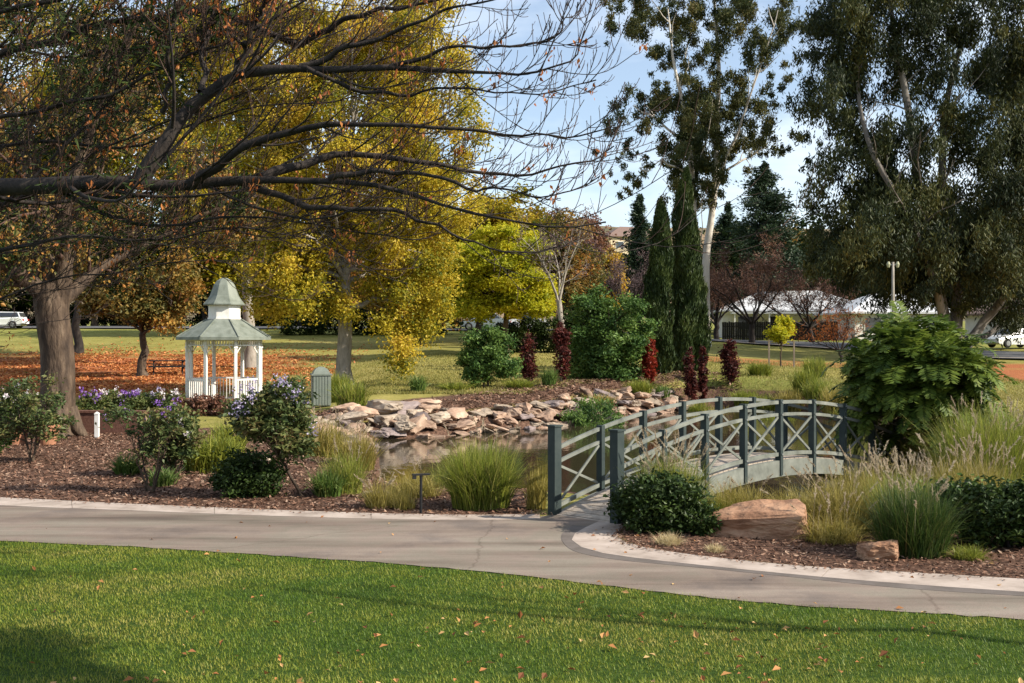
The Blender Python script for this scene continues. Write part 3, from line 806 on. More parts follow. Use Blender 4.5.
for k in range(8):
    a, b = pp[k], pp[(k + 1) % 8]
    d = (b - a) / np.linalg.norm(b - a); A, B = a + d * .06, b - d * .06
    mb = MB()
    mb.bar(A + [0, 0, 2.56], B + [0, 0, 2.56], .05, .09); mb.bar(A + [0, 0, 2.36], B + [0, 0, 2.36], .035, .045)
    nsp = 9
    for i in range(nsp):
        c = A + (B - A) * (i + .5) / nsp; mb.bar(c + [0, 0, 2.382], c + [0, 0, 2.515], .028, .028, up=(d[0], d[1], 0))
    for e, sgn in ((A, 1), (B, -1)):
        mb.bar(e + [0, 0, 2.08], e + d * sgn * .2 + [0, 0, 2.34], .03, .03)
    mb.build("frieze", M_WHITE, gz_)
    if k == 5: continue                       # the doorway
    mb = MB()
    mb.bar(A + [0, 0, 1.10], B + [0, 0, 1.10], .06, .06); mb.bar(A + [0, 0, .32], B + [0, 0, .32], .05, .06)
    for i in range(8):
        c = A + (B - A) * (i + .5) / 8; mb.bar(c + [0, 0, .35], c + [0, 0, 1.07], .055, .028, up=(d[0], d[1], 0))
    mb.build("balustrade", M_WHITE, gz_)
mb = MB(); mb.ring([(1.86, 2.60), (1.88, 2.66), (1.30, 2.98), (.70, 3.32), (.66, 3.32)], 8, rot=R_(22.5)); mb.ring([(1.86, 2.60), (.6, 2.64)], 8, rot=R_(22.5))
lr_ = mb.build("lower_roof", M_ROOFG, gz_)
mb = MB()
for a in ang8:
    c, s = math.cos(a), math.sin(a); mb.bar((1.88*c, 1.88*s, 2.68), (.72*c, .72*s, 3.335), .05, .03)
mb.build("ridge_capping", M_ROOFG, lr_)
mb = MB(); mb.ring([(1.885, 2.56), (1.905, 2.56), (1.905, 2.65), (1.885, 2.65)], 8, rot=R_(22.5)); mb.build("gutter", M_ROOFG, lr_)
mb = MB(); mb.ring([(.64, 3.28), (.64, 3.92)], 8, rot=R_(22.5))
for z in (3.36, 3.86): mb.ring([(.645, z-.03), (.67, z-.03), (.67, z+.03), (.645, z+.03)], 8, rot=R_(22.5))
mb.build("lantern_wall", M_WHITE, gz_)
mb = MB(); mb.ring([(.5, 3.86), (.83, 3.86), (.84, 3.90), (.70, 4.05), (.58, 4.22), (.50, 4.42), (.42, 4.62), (.30, 4.78), (.14, 4.88), (0, 4.90)], 8, rot=R_(22.5))
mb.build("upper_roof", M_ROOFG, gz_)

gz_.scale = (.955, .955, 1.0)

# ------------------------------------------------------------------ small built things
def bollard(px, py, h):
    x, y = P0(px, py)
    r = thing("garden_light", "slim black path light with a flat T-shaped head beside the pond grass", "garden light", (x, y, 0), R_(20))
    mb = MB(); mb.ring([(.0, -.05), (.022, -.05), (.022, h), (0, h)], 10); mb.build("post", M_BLACK, r)
    mb = MB(); mb.box((0, 0, h + .012), (.26, .07, .025)); mb.box((-.10, 0, h - .025), (.05, .05, .05)); mb.build("lamp_head", M_BLACK, r)
bollard(421, 513, .55)

by = 38.5; bx = X(321, by)
bn = thing("litter_bin", "grey-green slatted bin enclosure with a domed lid behind the lilac bush", "bin", (bx, by, g1(bx, by)), R_(15))
mb = MB(); mb.box((0, 0, .55), (.58, .58, 1.02))
for i in range(6):
    u = -.24 + i * .096
    for sx, sy in ((u, -.30), (u, .30)): mb.box((sx, sy, .55), (.075, .02, .96))
    for sx, sy in ((-.30, u), (.30, u)): mb.box((sx, sy, .55), (.02, .075, .96))
mb.build("body", M_BIN, bn)
mb = MB(); mb.box((0, 0, 1.09), (.68, .68, .06)); mb.ring([(.40, 1.12), (.36, 1.2), (.26, 1.29), (.12, 1.345), (0, 1.36)], 4, rot=R_(45)); mb.build("lid", M_BIN, bn)
for sx in (-.25, .25):
    for sy in (-.25, .25):
        mb = MB(); mb.box((sx, sy, .02), (.07, .07, .14)); mb.build("foot", M_BLACK, bn)

def boulder_mesh(seed, sx, sy, sz, npts=15, bev=.07, sub=2, rough_=.035, flat=.8):
    rng = np.random.default_rng(seed); bm = bmesh.new()
    P = rng.uniform(-1, 1, (npts, 3)); P = P / (np.abs(P).max(1, keepdims=True) ** flat)
    for p in P: bm.verts.new((p[0] * .5, p[1] * .5, p[2] * .5))
    r = bmesh.ops.convex_hull(bm, input=bm.verts)
    bmesh.ops.delete(bm, geom=[v for v in bm.verts if not v.link_faces], context='VERTS')
    bmesh.ops.dissolve_limit(bm, angle_limit=R_(14), verts=bm.verts, edges=bm.edges)
    bmesh.ops.bevel(bm, geom=list(bm.edges), offset=bev, segments=1, affect='EDGES', clamp_overlap=True)
    bmesh.ops.triangulate(bm, faces=bm.faces)
    bmesh.ops.subdivide_edges(bm, edges=bm.edges, cuts=sub, use_grid_fill=True)
    off = Vector(rng.uniform(-9, 9, 3))
    for v in bm.verts:
        q = v.co * 3 + off
        v.co += v.co.normalized() * (noise.noise(q) * rough_ * 2 + noise.noise(q * 3.1) * rough_)
        v.co = Vector((v.co.x * sx, v.co.y * sy, v.co.z * sz))
    me = bpy.data.meshes.new("boulder"); bm.to_mesh(me); bm.free()
    return me

me = boulder_mesh(41, 1.42, .95, .54, npts=22, bev=.05, sub=4, rough_=.045, flat=.9); me.materials.append(M_SANDO)
o = put(bpy.data.objects.new("boulder", me)); o.location = (3.10, 14.75, .12); o.rotation_euler = (R_(5), R_(-5), R_(-14))
tag(o, "big flat-topped orange sandstone boulder in the mulch in front of the bridge", "boulder")
me = boulder_mesh(12, .46, .34, .30, npts=14, sub=4, rough_=.05); me.materials.append(M_SANDO)
o = put(bpy.data.objects.new("rock", me)); o.location = (4.22, 13.05, .08)
tag(o, "small brown block of stone under the dark grass by the kerb", "rock")
me = boulder_mesh(15, .40, .30, .18, npts=14); me.materials.append(M_SANDP)
o = put(bpy.data.objects.new("rock", me)); o.location = (*P0(262, 462), .05)
tag(o, "flat pale stone half hidden behind the lilac bush", "rock")
me = boulder_mesh(16, .55, .40, .16, npts=14); me.materials.append(M_SANDP)
o = put(bpy.data.objects.new("rock", me)); o.location = (-2.15, 18.2, .03)
tag(o, "flat pale stone on the near pond edge beside the path light", "rock")

# rock edging of the far bank
protos = []
for i in range(12):
    k = (0, 1, 0, 2, 0, 1)[i % 6]
    me = boulder_mesh(100 + i, 1, .8, .62, npts=13 + i % 4, bev=.09, sub=2, rough_=.075)
    me.materials.append((M_SAND, M_SANDP, M_ROCKG)[k]); protos.append((me, k))
tone = ("orange sandstone", "pale buff sandstone", "grey-pink stone")
rngR = np.random.default_rng(77)
bank = dense(POND[[19, 0, 1, 2, 3, 4, 5]], 24)[6:]
sl = np.r_[0, np.cumsum(np.linalg.norm(np.diff(bank, axis=0), axis=1))]
tb = norm(np.gradient(bank, axis=0)); nb_ = np.c_[-tb[:, 1], tb[:, 0]]
if sdf(bank[20:21, 0] + nb_[20:21, 0], bank[20:21, 1] + nb_[20:21, 1])[0] < 0: nb_ = -nb_
def rock_at(x, y, s, big=False, zoff=.08, kind=None):
    me, k = protos[rngR.integers(12)] if kind is None else protos[kind]
    o = put(bpy.data.objects.new("rock", me))
    sx, sy, sz = s * rngR.uniform(.85, 1.25), s * rngR.uniform(.8, 1.1), s * rngR.uniform(.55, .95) * (.75 if x / y * F > -90 else 1)
    o.scale = (sx, sy, sz)
    o.rotation_euler = (rngR.normal() * .16, rngR.normal() * .16, rngR.uniform(0, 6.28))
    o.location = (x, y, max(g1(x, y), WATER_Z - .1) + zoff * s)
    px = 512 + x / y * F
    sect = "left end of the far pond bank" if px < 400 else "far bank below the round green shrub" if px < 510 else \
        "far bank around the trailing green bush" if px < 610 else "far bank behind the bridge railing"
    size = "large" if s > 1.0 else "medium" if s > .68 else "small"
    tag(o, f"{size} {tone[k]} rock on the {sect}", "rock", "rocks edging the far bank of the pond")
for row, (d, smin, smax, step) in enumerate([(.02, .45, .85, .52), (.38, .5, .9, .56), (.75, .5, .9, .6), (1.1, .4, .9, .72), (.05, .25, .5, .8), (.5, .25, .5, .8), (.9, .25, .5, .9)]):
    s = rngR.uniform(0, .5)
    while s < sl[-1] - 2:
        i = min(np.searchsorted(sl, s), len(bank) - 1)
        p = bank[i] + nb_[i] * (d + rngR.normal() * .14)
        rock_at(p[0], p[1], rngR.uniform(smin, smax), zoff=.10 + .16 * max(d, 0))
        s += step * rngR.uniform(.75, 1.35)
for px, py, Y, s, k in [(405, 0, 35.6, 1.25, 3), (362, 0, 34.6, 1.1, 0), (380, 0, 35.2, 1.2, 1), (352, 0, 33.6, 1.0, 1), (425, 0, 36.6, 1.1, 0), (345, 0, 31.5, .9, 0), (360, 0, 30.6, .8, 2), (348, 0, 35.8, .9, 0)]:
    rock_at(X(px, Y), Y, s, kind=k, zoff=.16)

# terracotta pots and brick garden wall at the left
for px, lab in ((16, "terracotta pot at the left edge of the garden bed, nearest the frame edge"), (47, "terracotta pot standing against the foot of the big tree")):
    Y = 27.6; r = thing("plant_pot", lab, "pot", (X(px, Y), Y, g1(X(px, Y), Y)))
    mb = MB(); mb.ring([(0, 0), (.20, 0), (.25, .2), (.30, .42), (.33, .42), (.33, .50), (.27, .50), (.25, .42), (0, .42)], 20); mb.build("pot_body", M_TERRA, r, smooth=False)
    mb = MB(); rg = np.random.default_rng(px); blades(mb, rg, 120, .42, .18, .25, .03, K=5); o = mb.build("plant", M_STRAP, r); o.location = (0, 0, .40)
bw = thing("garden_wall", "low brown brick garden wall in shade beyond the mulch bed", "wall", (X(124, 31), 31, 0), R_(-3))
mb = MB(); mb.box((0, 0, .25), (2.5, .24, .62)); mb.build("brickwork", M_BRICK, bw)
mb = MB(); mb.box((0, 0, .59), (2.6, .30, .06)); mb.build("coping", M_BRICK, bw)
wp = thing("garden_post", "short white post in front of the brown brick garden wall", "post", (X(97, 29.6), 29.6, 0))
mb = MB(); mb.box((0, 0, .29), (.10, .10, .62)); mb.build("shaft", M_WHITE, wp)
mb = MB(); mb.ring([(.08, .60), (.08, .63), (0, .68)], 4, rot=R_(45)); mb.build("cap", M_WHITE, wp)

# picnic table under the small autumn tree
Y = 58.0; x = X(168, Y)
pt = thing("picnic_table", "dark timber picnic table with benches under the small autumn tree", "picnic table", (x, Y, g1(x, Y)), R_(18))
mb = MB()
for i in range(5): mb.box((0, -.32 + i * .16, .74), (1.9, .145, .045))
mb.build("tabletop", M_FENCED, pt)
for s in (-1, 1):
    mb = MB()
    for i in (0, 1): mb.box((0, s * (.66 + i * .15), .44), (1.9, .135, .045))
    mb.build("bench_seat", M_FENCED, pt)
for sx in (-.7, .7):
    mb = MB()
    for s in (-1, 1): mb.bar((sx, s * .72, 0), (sx, s * .22, .72), .08, .05, up=(1, 0, 0))
    mb.box((sx + .05, 0, .40), (.05, 1.6, .09)); mb.box((sx + .05, 0, .69), (.05, .72, .07))
    mb.build("trestle", M_FENCED, pt)

# cars
def car(label, x, y, rz, body, wagon=False):
    z = g1(x, y) + .10
    r = thing("parked_car", label, "car", (x, y, z), rz)
    L2 = 2.2
    prof = [(-L2, .42), (-L2 + .03, .72), (-1.95, .92), (-1.45 if not wagon else -2.0, .97), (-.85 if not wagon else -1.75, 1.42), (.35, 1.46), (1.0, .98), (1.9, .84), (2.17, .66), (2.2, .36), (1.9, .24), (-1.95, .24)]
    hw = [.80, .84, .86, .84, .62, .62, .82, .84, .80, .78, .78, .78]
    n = len(prof); V = []
    for s in (-1, 1): V += [(p[0], s * w, p[1]) for p, w in zip(prof, hw)]
    Fc = [tuple(range(n)), tuple(range(2*n - 1, n - 1, -1))] + [((i + 1) % n, i, n + i, n + (i + 1) % n) for i in range(n)]
    mesh("body", V, Fc, body, r)
    xr, xr2 = (-1.35, -.82) if not wagon else (-1.9, -1.7)
    for s in (-1, 1):
        def yy(z): return s * (np.interp(z, [.97, 1.44], [.84, .62]) + .012)
        q = [(xr, yy(1.0), 1.0), (.85, yy(1.0), 1.0), (.36, yy(1.38), 1.38), (xr2, yy(1.38), 1.38)]
        mesh("side_window", q, [(0, 1, 2, 3) if s < 0 else (3, 2, 1, 0)], M_GLASS, r)
    mesh("windscreen", [(1.01, -.74, 1.0), (1.01, .74, 1.0), (.41, .58, 1.43), (.41, -.58, 1.43)], [(0, 1, 2, 3)], M_GLASS, r)
    xa, xb = ((-1.44, -.92) if not wagon else (-2.005, -1.79))
    mesh("rear_window", [(xa, .74, 1.01), (xa, -.74, 1.01), (xb, -.58, 1.38), (xb, .58, 1.38)], [(0, 1, 2, 3)], M_GLASS, r)
    for sx in (-1.35, 1.38):
        for s in (-1, 1):
            mb = MB(); mb.ring([(.0, -.1), (.32, -.1), (.33, -.06), (.33, .08), (.30, .1), (0, .1)], 20)
            V = np.concatenate(mb.V); V = np.stack([V[:, 0], -V[:, 2] * s * -1, V[:, 1]], 1) + [sx, s * .78, .33]
            w = mesh("wheel", V, np.concatenate(mb.F), M_TYRE, r)
            mb = MB(); mb.ring([(0, .0), (.19, .0), (.19, .02), (0, .03)], 16); V = np.concatenate(mb.V); V = np.stack([V[:, 0], s * V[:, 2], V[:, 1]], 1) + [sx, s * .885, .33]
            mesh("rim", V, np.concatenate(mb.F), M_METAL, w)
    for s in (-1, 1):
        mb = MB(); mb.box((2.16, s * .6, .66), (.08, .3, .14)); mb.build("headlight", M_LAMPC, r)
        mb = MB(); mb.box((-2.18, s * .62, .74), (.06, .26, .16)); mb.build("tail_light", M_LAMPR, r)
    return r
car("white sedan parked on the far road behind the lime yellow tree", X(524, 98), 98, R_(178), M_CARW)
car("white station wagon parked at the far left edge beyond the red leaves", X(0, 99), 99, R_(184), M_CARW, True)
car("pale blue sedan partly hidden in shade left of the lime yellow tree", X(486, 97), 97, R_(175), M_CARB)
car("white hatchback parked on the road behind the right end of the big gum", X(1014, 86), 86, R_(200), M_CARW, True)

# light pole
Y = 50; x = X(893, Y)
lp_ = thing("street_lamp", "slim grey lamp post with two small heads behind the feathery tree", "street lamp", (x, Y, g1(x, Y)), R_(0))
Hh = Z(262, Y) - g1(x, Y)
mb = MB(); mb.ring([(0, -.1), (.09, -.1), (.075, Hh * .5), (.055, Hh), (0, Hh)], 12); mb.build("pole", M_GREY, lp_, smooth=True)
mb = MB(); mb.bar((-.22, 0, Hh - .12), (.22, 0, Hh - .12), .04, .04); mb.build("arm", M_METAL, lp_)
for s in (-1, 1):
    mb = MB(); mb.ring([(0, Hh - .24), (.05, Hh - .24), (.09, Hh - .10), (.04, Hh + .02), (0, Hh + .02)], 10, c=(s * .2, 0, 0)); mb.build("lamp_head", M_BRASS, lp_)

# houses and the dark fence
def house(label, x, y, rz, w, d, h, rise, wall, roof, wins, z=None, porch=False):
    z = g1(x, y) if z is None else z
    r = thing("house", label, "house", (x, y, z - .1), rz)
    mb = MB(); mb.box((0, 0, h / 2), (w, d, h)); mb.build("wall", wall, r)
    e = .6; a, b = w / 2 + e, d / 2 + e; rl = max(w / 2 - d / 2, .3)
    V = [(-a, -b, h - .05), (a, -b, h - .05), (a, b, h - .05), (-a, b, h - .05), (-rl, 0, h + rise), (rl, 0, h + rise),
         (-a, -b, h - .22), (a, -b, h - .22), (a, b, h - .22), (-a, b, h - .22)]
    ro = mesh("roof", V, [(0, 1, 5, 4), (2, 3, 4, 5), (1, 2, 5), (3, 0, 4), (6, 7, 1, 0), (7, 8, 2, 1), (8, 9, 3, 2), (9, 6, 0, 3), (9, 8, 7, 6)], roof, r)
    mb = MB(); mb.box((w * .2, d * .12, h + rise * .9), (.7, .6, 1.3)); mb.build("chimney", M_ROOFB, ro)
    for u, zz, ww, hh in wins:
        mb = MB(); mb.box((u, -d / 2 - .02, zz), (ww + .2, .08, hh + .2)); f = mb.build("window", M_WHITE, r)
        mb = MB(); mb.box((u, -d / 2 - .05, zz), (ww, .06, hh)); mb.build("pane", M_GLASS, f)
    mb = MB(); mb.box((w * .08, -d / 2 - .03, 1.05), (.95, .08, 2.1)); mb.build("door", M_ROOFB, r)
    if porch:
        mb = MB(); mb.box((0, -d / 2 - 1.5, h - .45), (w * .9, 2.4, .12)); mb.build("verandah_roof", roof, r)
        for u in (-.43, -.2, .2, .43):
            mb = MB(); mb.box((u * w, -d / 2 - 2.5, (h - .5) / 2), (.14, .14, h - .5)); mb.build("verandah_post", M_WHITE, r)
    return r
house("low white house with a long pale roof behind the dark paling fence", X(790, 122), 122, R_(-6), 15, 9, 3.0, 2.1, M_WALLW, M_ROOFP, [(-5, 1.6, 1.8, 1.3), (-2, 1.6, 1.4, 1.3), (4.6, 1.6, 2.2, 1.3)], porch=True)
house("white cottage with a pale roof just left of the big gum trunks", X(885, 108), 108, R_(8), 9.5, 7.5, 2.7, 1.9, M_WALLW, M_ROOFP, [(-3, 1.5, 1.5, 1.2), (3, 1.5, 1.5, 1.2)])
house("pale bungalow at the right edge behind the road", X(1035, 100), 100, R_(14), 9, 7, 2.6, 1.8, M_WALLW, M_ROOFB, [(-3, 1.5, 1.8, 1.2), (2, 1.5, 1.8, 1.2)], porch=True)
house("cream house with a brown roof high on the distant hillside", X(628, 260), 260, R_(18), 13, 9, 4.2, 2.6, M_WALLC, M_ROOFB, [(-4, 2.2, 1.8, 1.4), (0, 2.2, 1.8, 1.4), (4, 2.2, 1.8, 1.4)], z=22)
house("white house with a brown roof low between the distant trees", X(600, 190), 190, R_(-10), 12, 8, 3.2, 2.2, M_WALLW, M_ROOFB, [(-3.5, 1.7, 1.8, 1.3), (3.5, 1.7, 1.8, 1.3)], z=9)
fa, fb_ = np.array((X(722, 107), 107.0)), np.array((X(838, 103), 103.0))
fn = thing("paling_fence", "long dark paling fence in front of the low white house", "fence", ((fa[0]+fb_[0])/2, (fa[1]+fb_[1])/2, g1(*(fa+fb_)/2)), math.atan2(*(fb_ - fa)[::-1]))
fl = float(np.linalg.norm(fb_ - fa)); mb = MB(); n = int(fl / .2)
for i in range(n): mb.box((-fl/2 + (i + .5) * fl / n, 0, .86), (fl / n - .015, .03, 1.72 + .04 * math.sin(i * 2.3)))
mb.build("palings", M_FENCED, fn)
for zz in (.4, 1.3):
    mb = MB(); mb.box((0, .05, zz), (fl, .06, .09)); mb.build("rail", M_FENCED, fn)
for i in range(8):
    mb = MB(); mb.box((-fl/2 + (i + .5) * fl / 8, .09, .9), (.1, .1, 1.8)); mb.build("post", M_FENCED, fn)

S_dir_np = np.array(S_dir)
# ------------------------------------------------------------------ background trees
def ell(Y, zb, *q):
    """crown ellipsoids from picture-sized numbers: (dx, top, bottom, half width, half depth) in metres from the base"""
    return [(dx, dy, (t + b) / 2, rx, ry, (t - b) / 2) for dx, dy, t, b, rx, ry in q]

# white-trunked gum, open crown
Y = 84.0; x = X(707, Y)
def gum():
    rng = np.random.default_rng(9)
    z0 = g1(x, Y)
    root = thing("gum_tree", "tall white-trunked gum with an open airy crown rising behind the cypresses", "tree", (x, Y, z0), 0)
    q = lambda px, py, dy=0.0: np.array([X(px, Y) - x, dy, Z(py, Y) - z0])
    mb = MB()
    def limb(pts, r0, r1, k=9):
        pts = np.array(pts); d = np.stack([np.interp(np.linspace(0, len(pts)-1, k*2), np.arange(len(pts)), pts[:, i]) for i in range(3)], 1)
        d[1:-1] += rng.normal(size=d[1:-1].shape) * .08
        d = (np.r_[d[:1], (d[:-2] + d[1:-1]*2 + d[2:]) / 4, d[-1:]])
        tubes(mb, d[None], np.linspace(r0, r1, len(d))[None], 8); return d
    B = np.array([0, 0, -.2])
    limbs = [limb([B, q(705, 300), q(707, 250, .3), q(717, 195, .6), q(720, 120, 1), q(722, 60, 1), q(716, 0, .5), q(708, -60)], .36, .06),
             limb([B + [-.2, .2, 0], q(697, 280, -.5), q(690, 215, -.8), q(690, 160, -1), q(682, 110, -1.4), q(668, 60, -2), q(664, 15, -2)], .34, .04),
             limb([q(714, 200, .5), q(722, 160, -1), q(740, 120, -2), q(756, 70, -2), q(770, 20, -2.5)], .12, .03),
             limb([q(718, 140, .8), q(700, 105, 2), q(690, 60, 3), q(700, 10, 3)], .14, .04),
             limb([q(688, 150, -1), q(670, 130, 0), q(650, 112, 1), q(636, 100, 2)], .12, .04),
             limb([q(717, 170, .6), q(735, 165, 2), q(758, 150, 3), q(775, 140, 3)], .12, .03),
             limb([q(690, 185, -.8), q(676, 172, -2), q(655, 165, -2.5), q(640, 178, -3)], .09, .03)]
    for d in limbs[1:]:
        P, Rr = spawn(d[None], np.full((1, len(d)), .09), 7, rng, (25, 60), (.15, .35), 6, up=.06, wob=.15, rmin=.02); tubes(mb, P, Rr, 4)
    mb.build("trunk", M_GUM, root, smooth=True)
    cl = [(614,128,14),(622,165,10),(610,60,0),(630,20,14),(612,20,12),(655,25,16),(668,50,14),(676,12,18),(700,20,16),(722,10,20),(742,25,18),(757,55,14),(775,12,20),(790,30,12),
          (690,75,14),(712,60,14),(708,88,16),(735,85,16),(752,105,14),(728,110,16),(770,130,12),(766,95,12),(684,100,16),(668,105,18),(676,122,14),(650,104,12),(643,125,10),(640,95,12),
          (692,140,18),(700,160,18),(686,165,16),(720,128,14),(745,135,14),(757,150,10),(778,152,10),(663,88,12),(640,168,9),(630,190,8),(735,150,12),(704,115,14),(655,55,10),(632,140,8),(790,75,10),(645,-10,16),(700,-20,20),(750,-15,20),(790,-20,18),(618,-15,12),(700,180,16),(690,195,14),(685,150,18),(700,140,20),(712,165,14),(676,160,14),(708,195,12),(695,120,18),(715,100,16),(724,140,14),(680,180,13),(745,60,14),(730,35,18),(690,35,16),(650,5,16)]
    lb = MB(); C, rr = [], []
    for px, py, r in cl:
        for _ in range(7):
            C.append(q(px + rng.normal() * r * .62, py + rng.normal() * r * .58, rng.normal() * 2.4)); rr.append(r * Y / F * rng.uniform(.24, .58))
    C, rr = np.array(C), np.array(rr); N = 84000
    e = rng.choice(len(C), N, p=rr**2 / (rr**2).sum()); ct = rng.random(len(C))
    pos = C[e] + np.clip(rng.normal(size=(N, 3)) * .46, -1.6, 1.6) * rr[e][:, None] * [1, 1, .9]; pos[:, 2] -= rng.random(N) ** 2 * rr[e] * .9
    D = rvec(rng, N) * .7 + [0, 0, -.6]; sz = rng.uniform(.6, 1.3, N)
    leafq(lb, pos, D, rvec(rng, N) + S_dir_np * .2, .30 * sz, .085 * sz, np.clip(ct[e] * .6 + rng.random(N) * .4, 0, 1))
    lb.build("crown", M_EUCL, root)

gum()

# big dark gum on the right: several leaning trunks and a heavy drooping crown
def biggum(name, label, px0, Y, trunks, clumps, N, seed, m, rs=1.0):
    rng = np.random.default_rng(seed); x = X(px0, Y); z0 = g1(x, Y)
    root = thing(name, label, "tree", (x, Y, z0), 0)
    q = lambda px, py, dy=0.0: np.array([X(px, Y) - x, dy, Z(py, Y) - z0])
    mb = MB(); LS = []
    for pts, r0, r1 in trunks:
        pts = np.array([q(*p) for p in pts]); k = 18
        d = np.stack([np.interp(np.linspace(0, len(pts)-1, k), np.arange(len(pts)), pts[:, i]) for i in range(3)], 1)
        d[1:-1] += rng.normal(size=d[1:-1].shape) * .1
        d = np.r_[d[:1], (d[:-2] + d[1:-1]*2 + d[2:]) / 4, d[-1:]]
        tubes(mb, d[None], np.linspace(r0, r1, k)[None], 9); LS.append(d)
        P, Rr = spawn(d[None], np.linspace(r0, r1, k)[None] * .5, 8, rng, (25, 65), (.2, .42), 7, up=.05, wob=.16, rmin=.03, tmin=.3); tubes(mb, P, Rr, 5)
        P, Rr = spawn(P, Rr, 3, rng, (25, 60), (.3, .6), 5, up=.02, wob=.16, rmin=.02); tubes(mb, P, Rr, 3)
    mb.build("trunk", M_GUMG, root, smooth=True)
    C, rr = [], []
    for px, py, r, n in clumps:
        for _ in range(int(n * 1.7)):
            C.append(q(px + rng.normal() * r * .6, py + rng.normal() * r * .5, rng.normal() * 3.2 - .6)); rr.append(r * Y / F * rng.uniform(.25, .62) * rs)
    C, rr = np.array(C), np.array(rr)
    e = rng.choice(len(C), N, p=rr**2 / (rr**2).sum()); ct = rng.random(len(C))
    pos = C[e] + np.clip(rng.normal(size=(N, 3)) * .43, -1.5, 1.5) * rr[e][:, None] * [1, 1, 1.05]
    pos[:, 2] -= rng.random(N) ** 2 * rr[e] * 1.0
    pos[:, 2] = np.maximum(pos[:, 2], .4)
    D = rvec(rng, N) * .6 + [0, 0, -.75]; sz = rng.uniform(.6, 1.3, N)
    lb = MB(); leafq(lb, pos, D, rvec(rng, N), .33 * sz, .095 * sz, np.clip(ct[e] * .6 + rng.random(N) * .4, 0, 1))
    lb.build("crown", m, root)
biggum("gum_tree", "huge dark gum with leaning grey trunks filling the upper right of the view", 952, 75,
    [([(950,350),(940,300,0),(920,230,-1),(905,170,-2),(895,110,-2),(890,40,-1),(885,-40,0)], .42, .12),
     ([(956,350),(962,290,1),(958,220,2),(952,150,2),(960,80,2),(975,10,1)], .45, .12),
     ([(948,350),(925,285,-2),(890,230,-4),(860,180,-4),(845,120,-3),(850,50,-2)], .30, .08),
     ([(960,350),(985,320,0),(1010,280,-1),(1030,230,-1),(1040,160,0)], .36, .10),
     ([(965,350),(1000,335,2),(1040,305,3),(1070,280,3)], .25, .08)],
    [(835,30,30,6),(830,75,28,6),(822,120,26,6),(828,165,22,5),(850,95,30,6),(870,140,30,7),(855,190,26,6),(840,220,22,5),(875,200,30,6),(880,250,30,7),(860,275,20,4),(905,230,34,7),(925,260,34,8),
     (900,180,30,6),(920,130,30,6),(895,60,30,6),(880,15,30,7),(920,20,34,7),(945,70,30,5),(960,130,28,5),(950,190,32,7),(985,170,34,8),(1000,220,34,8),(970,235,30,7),(1010,260,30,7),(985,290,26,6),(1020,300,26,6),
     (1020,180,30,6),(1030,120,30,5),(1005,80,30,5),(980,30,30,5),(1020,30,34,6),(940,-10,40,7),(1000,-20,40,7),(860,-20,40,7),(1050,240,30,6),(1060,150,34,6),(1050,60,40,6),(900,285,22,5),(850,250,20,4),(815,190,14,3),(818,60,16,3),(960,300,18,3),(812,20,20,4),(845,250,26,6),(830,265,18,4),(870,255,28,6),(930,285,26,5),(800,110,14,3),(806,150,12,3),(815,245,14,3),(850,60,26,5),(890,150,30,6),(940,240,30,7),(1010,130,30,5),(990,250,30,6),(960,60,26,4)],
    190000, 21, M_EUC)
biggum("gum_tree", "second dark gum mostly beyond the right edge behind the huge gum", 1070, 82,
    [([(1070,355),(1075,280),(1062,200),(1060,120),(1065,40)], .45, .12), ([(1072,355),(1100,260),(1120,180),(1130,90)], .3, .1)],
    [(1030,60,34,6),(1060,120,40,8),(1090,60,40,8),(1120,150,40,8),(1040,200,34,7),(1080,220,36,8),(1060,10,40,8),(1110,-10,40,7),(1035,290,26,6),(1070,300,30,6),(1025,240,26,5)], 60000, 22, M_EUC)

# cypresses
def cypress(label, px, base_py_Y, top_py, wpx, seed, name="cypress_tree"):
    Y = base_py_Y; x = X(px, Y); z0 = g1(x, Y); H = Z(top_py, Y) - z0; r = wpx / 2 * Y / F
    rng = np.random.default_rng(seed)
    root = thing(name, label, "tree", (x, Y, z0 - .03), 0, "cypresses beyond the pond")
    mb = MB(); tubes(mb, np.array([[[0,0,-.1],[0.02,0,H*.3],[-.03,.02,H*.6],[0,0,H*.97]]]), np.array([[.16,.12,.07,.01]]), 8); mb.build("trunk", M_BARK, root, smooth=True)
    N = 15000; t = rng.random(N) ** .85
    prof = r * np.interp(t, [0, .03, .12, .5, .8, .94, 1], [.55, .8, 1, .98, .72, .38, .04])
    a = rng.uniform(0, 6.283, N); lump = 1 + .16 * np.sin(a * 3 + t * 21 + seed) + .12 * np.sin(a * 5 - t * 34)
    rad = prof * lump * (.55 + .5 * rng.random(N) ** .5)
    pos = np.stack([np.cos(a) * rad, np.sin(a) * rad, .12 + t * (H - .1)], 1)
    pos[:, 0] += .10 * np.sin(pos[:, 2] * .9 + seed * 2) + .012 * seed * pos[:, 2] * (-1) ** seed; gap = noise_t(pos * [1, 1, .6] + seed, 1.9) < .2; pos[gap, :2] *= .72
    D = np.stack([np.cos(a) * .35, np.sin(a) * .35, np.full(N, 1.0)], 1) + rng.normal(size=(N, 3)) * .25
    sz = rng.uniform(.6, 1.3, N)
    lb = MB(); leafq(lb, pos, D, np.stack([np.cos(a), np.sin(a), np.zeros(N)], 1) + rng.normal(size=(N, 3)) * .5, .26 * sz, .07 * sz, np.clip(noise_t(pos, 1.6) * .5 + rng.random(N) * .5, 0, 1))
    lb.build("crown", M_CYP, root)
cypress("leftmost and most separate of the slim dark cypresses beyond the pond", 661, 51, 200, 25, 1)
cypress("tallest slim dark cypress, between two others beyond the pond", 682, 53, 168, 25, 2)
cypress("slim dark cypress right of the tallest one, beside the white gum trunk", 698, 54, 212, 20, 3)

